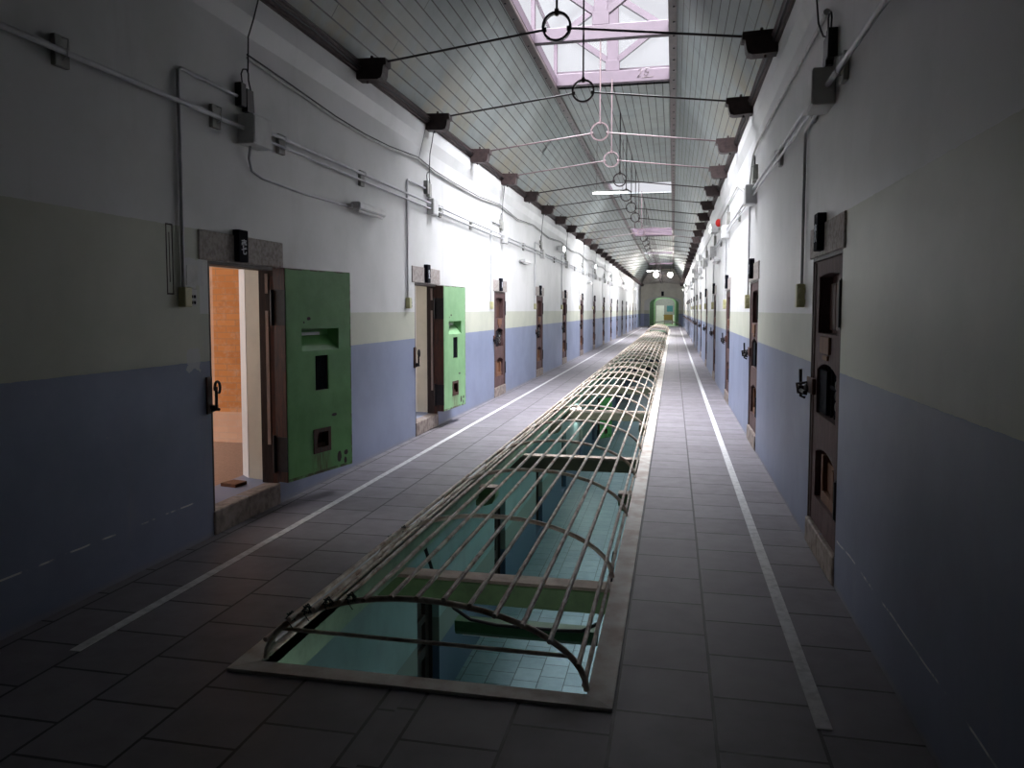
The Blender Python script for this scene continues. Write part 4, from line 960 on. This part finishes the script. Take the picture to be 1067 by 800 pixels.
# right: upper pipe running down to the second box
m = MB(); m.tube([P('R', 5.2, 3.44, 0.02), P('R', 7.4, 3.47, 0.02), P('R', 9.3, 3.49, 0.02), P('R', 9.6, 3.42, 0.03), P('R', 9.75, 3.08, 0.05)], 0.013, 7); m.tube([P('R', 5.17, 3.44, 0.024), P('R', 5.22, 3.44, 0.024)], 0.022, 8)
tag(m.build('upper_conduit', M['wcable']), 'thin pipe high on the closed door wall bending down to the second box', 'conduit')
m = MB(); m.tube([P('R', 9.8, 3.0, 0.05), P('R', 10.3, 3.12, 0.03), P('R', 10.9, 3.2, 0.02), P('R', 12, 3.44, 0.02), P('R', 30, 3.46, 0.02)], 0.010, 6)
tag(m.build('upper_conduit', M['wcable']), 'thin pipe high on the closed door wall running away past the second box', 'conduit')
# red alarm lamp
root = empty('alarm_lamp', P('R', 16.2, 3.36, 0)); tag(root, 'red alarm lamp high on the closed door wall', 'alarm lamp')
m = MB(); m.cbox(-0.03, 0, -0.06, 0.06, -0.06, 0.07, 0.005); m.build('base_plate', M['ebox'], root)
m = MB(); m.ball((-0.06, 0, 0.0), 0.062, 12, 8, sz=1.3); m.build('red_dome', M['red'], root)
# small paper notice and far handrail on the right
m = MB(); m.box(XR-0.004, XR-0.001, 19.6, 19.75, 0.87, 1.0); o = m.build('wall_notice', simple('violet_blue_sticker', (0.08, 0.07, 0.35, 1), 0.5)); reorigin(o, (XR, 19.6, 0.87)); tag(o, 'tiny violet blue notice stuck low on the closed door wall', 'notice')
root = empty('handrail', (XR, 26, 1.06)); tag(root, 'dark handrail along the far part of the closed door wall', 'handrail')
m = MB(); m.tube([(-0.10, 6.2, 0), (-0.10, 46, 0)], 0.03, 8); m.build('rail', M['rust_wood'], root)
for q in range(10): m = MB(); m.tube([(0, 6.6+q*4.3, -0.06), (-0.10, 6.6+q*4.3, -0.02)], 0.012, 6); m.build('rail_bracket', M['black_iron'], root)
# scratched rectangle left behind by a removed nameplate, near left wall
m = MB(); X = XL+0.0015
for a, b, c, d in ((4.375, 4.385, 1.70, 2.15), (4.435, 4.445, 1.70, 2.15), (4.375, 4.445, 2.145, 2.155), (4.375, 4.445, 1.70, 1.71), (4.405, 4.412, 1.78, 2.10)):
    m.box(XL, X, a, b, c, d)
tag(m.build('nameplate_mark', M['frame_wood']), 'dark outline of a removed nameplate left of the nearest open door', 'wall mark')
m = MB(); m.box(XL, XL+0.003, 4.58, 4.70, 1.765, 1.90); o = m.build('blanking_plate', M['outlet']); reorigin(o, (XL, 4.58, 1.765)); tag(o, 'grey blanking plate above the switch nearest the first open door', 'plate')

# ------------------------------------------------------------------ hanging lamps
def strip_lamp(x0, x1, y, z, label, hang, lit):
    root = empty('strip_lamp', ((x0+x1)/2, y, z)); tag(root, label, 'strip lamp', 'hanging strip lamps'); w = (x1-x0)/2
    m = MB(); m.prism([(-0.06, 0.0), (0.06, 0.0), (0.03, 0.05), (-0.03, 0.05)], 'x', -w, w); m.build('housing', M['ebox'], root)
    m = MB(); m.tube([(-w+0.03, 0, -0.02), (w-0.03, 0, -0.02)], 0.018, 8); m.build('tube', M['tube'] if lit else M['tube_off'], root)
    for x in hang: m = MB(); m.tube([(x, 0, 0.05), (x, 0, CZ-z-0.004)], 0.006, 5); m.build('suspension_rod', M['rod_pale'], root)
strip_lamp(-1.955, -1.09, 18.7, 4.42, 'thin white strip lamp hanging below the second skylight', (-0.32, 0.3), True)
strip_lamp(-2.0, -1.0, 58.3, 4.50, 'far white strip lamp hanging near the two globes', (-0.3, 0.3), True)
for x, lb in ((-1.34, 'glowing globe lamp near the end wall, on the green door side'), (-0.27, 'glowing globe lamp near the end wall, on the closed door side')):
    root = empty('globe_lamp', (x, 60.0, 4.30)); tag(root, lb, 'globe lamp', 'globe lamps near the end wall')
    m = MB(); m.ball((0, 0, 0), 0.20, 16, 10); m.build('globe', M['globe'], root)
    m = MB(); m.tube([(0, 0, 0.2), (0, 0, CZ-4.304)], 0.012, 6); m.lathe((0, 0, 0.17), [(0.07, 0), (0.06, 0.06), (0.0, 0.07)], 12); m.build('stem', M['rod'], root)
    l = bpy.data.lights.new('globe_glow', 'POINT'); l.energy = 330; l.shadow_soft_size = 0.21; l.color = (1, 0.96, 0.9); lo = bpy.data.objects.new('globe_glow', l); COL.objects.link(lo); lo.location = (x, 60, 4.02)
# small floodlights added on the walls to brighten the middle and far corridor
FL = [('R', 16.6), ('L', 21.2), ('R', 25.6), ('L', 30.0), ('R', 34.4), ('L', 38.8), ('R', 44.0), ('L', 49.0), ('R', 54.0), ('L', 62.0), ('R', 66.0)]
for i, (side, y) in enumerate(FL):
    s = 1 if side == 'L' else -1
    root = empty('added_flood_lamp', P(side, y, 3.28, 0)); tag(root, 'added white box floodlight on a wall bracket, '+ORD[i//2]+' along the '+SN[side], 'added flood lamp', 'added floodlights on the '+SN[side])
    m = MB(); m.cbox(s*0.05, s*0.20, -0.16, 0.16, -0.09, 0.09, 0.012); m.build('housing', M['ebox'], root)
    m = MB(); m.box(s*0.2005, s*0.206, -0.135, 0.135, -0.065, 0.065); m.build('lamp_glass', M['tube'], root)
    m = MB(); m.tube([(0, -0.1, 0.0), (s*0.06, -0.1, 0.0)], 0.012, 6); m.tube([(0, 0.1, 0.0), (s*0.06, 0.1, 0.0)], 0.012, 6); m.build('bracket', M['pipe'], root)
    l = bpy.data.lights.new('added_flood_glow', 'AREA'); l.shape = 'RECTANGLE'; l.size = 0.26; l.size_y = 0.12; l.energy = ADDED_FLOOD; l.color = (0.97, 0.97, 1.0)
    lo = bpy.data.objects.new('added_flood_glow', l); COL.objects.link(lo); lo.location = P(side, y, 3.28, 0.215); lo.rotation_euler = (0, radians(-90)*s, 0)
# unseen tube lamps added to light the storey below, fixed to its ceiling
def added_low_lamp(x, y, e, col, label):
    root = empty('added_ceiling_lamp', (x, y, -0.3)); tag(root, label, 'added ceiling lamp', 'added tube lamps on the storey below')
    m = MB(); m.prism([(-0.08, 0.085), (0.08, 0.085), (0.05, 0.03), (-0.05, 0.03)], 'y', -0.6, 0.6); m.build('housing', M['ebox'], root)
    m = MB(); m.tube([(0, -0.56, 0.0), (0, 0.56, 0.0)], 0.018, 8); m.build('tube', M['tube_low'], root)
    l = bpy.data.lights.new('added_lower_glow', 'AREA'); l.shape = 'RECTANGLE'; l.size = 0.08; l.size_y = 1.1; l.energy = e; l.color = col; lo = bpy.data.objects.new('added_lower_glow', l); COL.objects.link(lo); lo.location = (x, y, -0.35)
for i, (y, e) in enumerate(((2.2, 5), (8.4, 7), (14.3, 26), (20.5, 36), (31.5, 40), (41.0, 40))):
    added_low_lamp(0.40, y, e, (0.80, 0.95, 1.0) if y < 6 else (0.38, 1.0, 0.86), 'added tube lamp under the floor beside the light well, '+ORD[i]+' from the near end')
l = bpy.data.lights.new('near_lower_fill_glow', 'POINT'); l.energy = 6; l.shadow_soft_size = 0.06; lo = bpy.data.objects.new('near_lower_fill_glow', l); COL.objects.link(lo); lo.location = (-0.9, 2.93, -0.55)  # hidden fill light added to reach the near beam and grille faces
root = empty('added_fill_bulb', (-0.9, 2.93, -0.55)); tag(root, 'small added fill bulb hidden under the floor before the light well', 'added fill lamp')
m = MB(); m.ball((0, 0, 0.09), 0.045, 12, 8); m.build('bulb', M['tube_low'], root); m = MB(); m.tube([(0, 0, 0.13), (0, 0, 0.334)], 0.006, 6); m.lathe((0, 0, 0.12), [(0.0, 0.06), (0.025, 0.05), (0.03, 0.0)], 10); m.build('flex', M['cable'], root)
root = empty('bulkhead_lamp', (XL, 25.7, -1.75)); tag(root, 'bright bulkhead lamp on the wall of the storey below', 'bulkhead lamp')
m = MB(); m.cbox(0, 0.05, -0.16, 0.16, -0.10, 0.10, 0.01); m.build('base', M['ebox'], root)
m = MB(); m.ball((0.07, 0, 0), 0.10, 14, 8); m.build('glass_bowl', M['globe'], root)
l = bpy.data.lights.new('bulkhead_glow', 'POINT'); l.energy = 45; l.shadow_soft_size = 0.1; l.color = (0.85, 1.0, 0.97); lo = bpy.data.objects.new('bulkhead_glow', l); COL.objects.link(lo); lo.location = (XL+0.32, 25.7, -1.8)

# ------------------------------------------------------------------ things beyond the end arch
m = MB(); m.cbox(-0.12, 0.12, -0.06, 0, 0, 0.46, 0.01); o = m.build('wall_sign', M['sign']); o.location = (-1.06, ENDY, 2.97); tag(o, 'dark upright sign above the end arch', 'sign')
root = empty('door_far', (-1.50, ENDY+12.98, 0.02), 0); root.name = 'door_%d' % NN; NN += 1
tag(root, 'white panelled door in the room beyond the arches', 'door', kind='structure')
m = MB(); m.cbox(-0.45, 0.45, -0.06, 0, 0, 2.1, 0.01); m.build('leaf', M['whitep'], root)
m = MB(); m.cbox(-0.36, 0.36, -0.075, -0.06, 1.15, 1.95, 0.01); m.cbox(-0.36, 0.36, -0.075, -0.06, 0.2, 1.0, 0.01); m.build('panel', M['whitep'], root)
m = MB(); m.ball((0.38, -0.10, 1.0), 0.035, 10, 6); m.build('door_handle', M['black_iron'], root)
m = MB(); m.cbox(-0.34, 0.34, -0.03, 0, 0, 0.68, 0.01); o = m.build('notice_board', M['teal']); o.location = (-0.40, ENDY+12.99, 1.42); tag(o, 'teal notice board on the wall beyond the arches', 'notice board')
m = MB(); m.cbox(-0.48, 0.48, -0.4, 0, 0.03, 0.62, 0.01); m.cbox(-0.50, 0.50, -0.42, 0, 0.62, 0.66, 0.008); o = m.build('cabinet', M['mustard']); o.location = (-0.55, ENDY+10.4, 0.45); 
m = MB(); m.cbox(-0.46, -0.01, -0.415, -0.40, 0.06, 0.59, 0.005); m.build('drawer_front', M['mustard'], o); m = MB(); m.cbox(0.01, 0.46, -0.415, -0.40, 0.06, 0.59, 0.005); m.build('drawer_front', M['mustard'], o)
m = MB()
for sx in (-0.44, 0.44):
    for sy in (-0.36, -0.04): m.box(sx-0.025, sx+0.025, sy-0.025, sy+0.025, -0.43, 0.03)
m.build('leg_frame', M['mustard'], o); tag(o, 'mustard brown low cabinet beyond the arches', 'cabinet')
m = MB(); m.cbox(-0.13, 0.13, -0.13, 0.13, 0, 1.0, 0.01); m.cbox(-0.15, 0.15, -0.15, 0.15, 1.0, 1.04, 0.008); m.cbox(-0.15, 0.15, -0.15, 0.15, 0.0, 0.05, 0.008); o = m.build('white_pedestal', M['whitep']); o.location = (0.10, ENDY+9.6, 0.02); tag(o, 'small white pedestal beside the mustard cabinet', 'pedestal')
for y, e in ((ENDY+2.3, 25), (ENDY+6.5, 130), (ENDY+11, 60)):  # unseen strip lights added to brighten the space past the end arch
    root = empty('added_ceiling_lamp', (-0.9, y, 3.9)); tag(root, {2.3: 'added strip light between the two end arches', 6.5: 'added strip light just past the light green arch', 11: 'added strip light deepest in the room beyond the arches'}[round(y-ENDY, 1)], 'added ceiling lamp', 'added strip lights beyond the end arch')
    m = MB(); m.box(-0.5, 0.5, -0.06, 0.06, 0.03, 0.10); m.build('housing', M['ebox'], root); m = MB(); m.tube([(-0.47, 0, 0), (0.47, 0, 0)], 0.02, 8); m.build('tube', M['tube_low'], root)
    l = bpy.data.lights.new('added_far_glow', 'AREA'); l.shape = 'RECTANGLE'; l.size = 1.0; l.size_y = 0.15; l.energy = e; lo = bpy.data.objects.new('added_far_glow', l); COL.objects.link(lo); lo.location = (-0.9, y, 3.85)
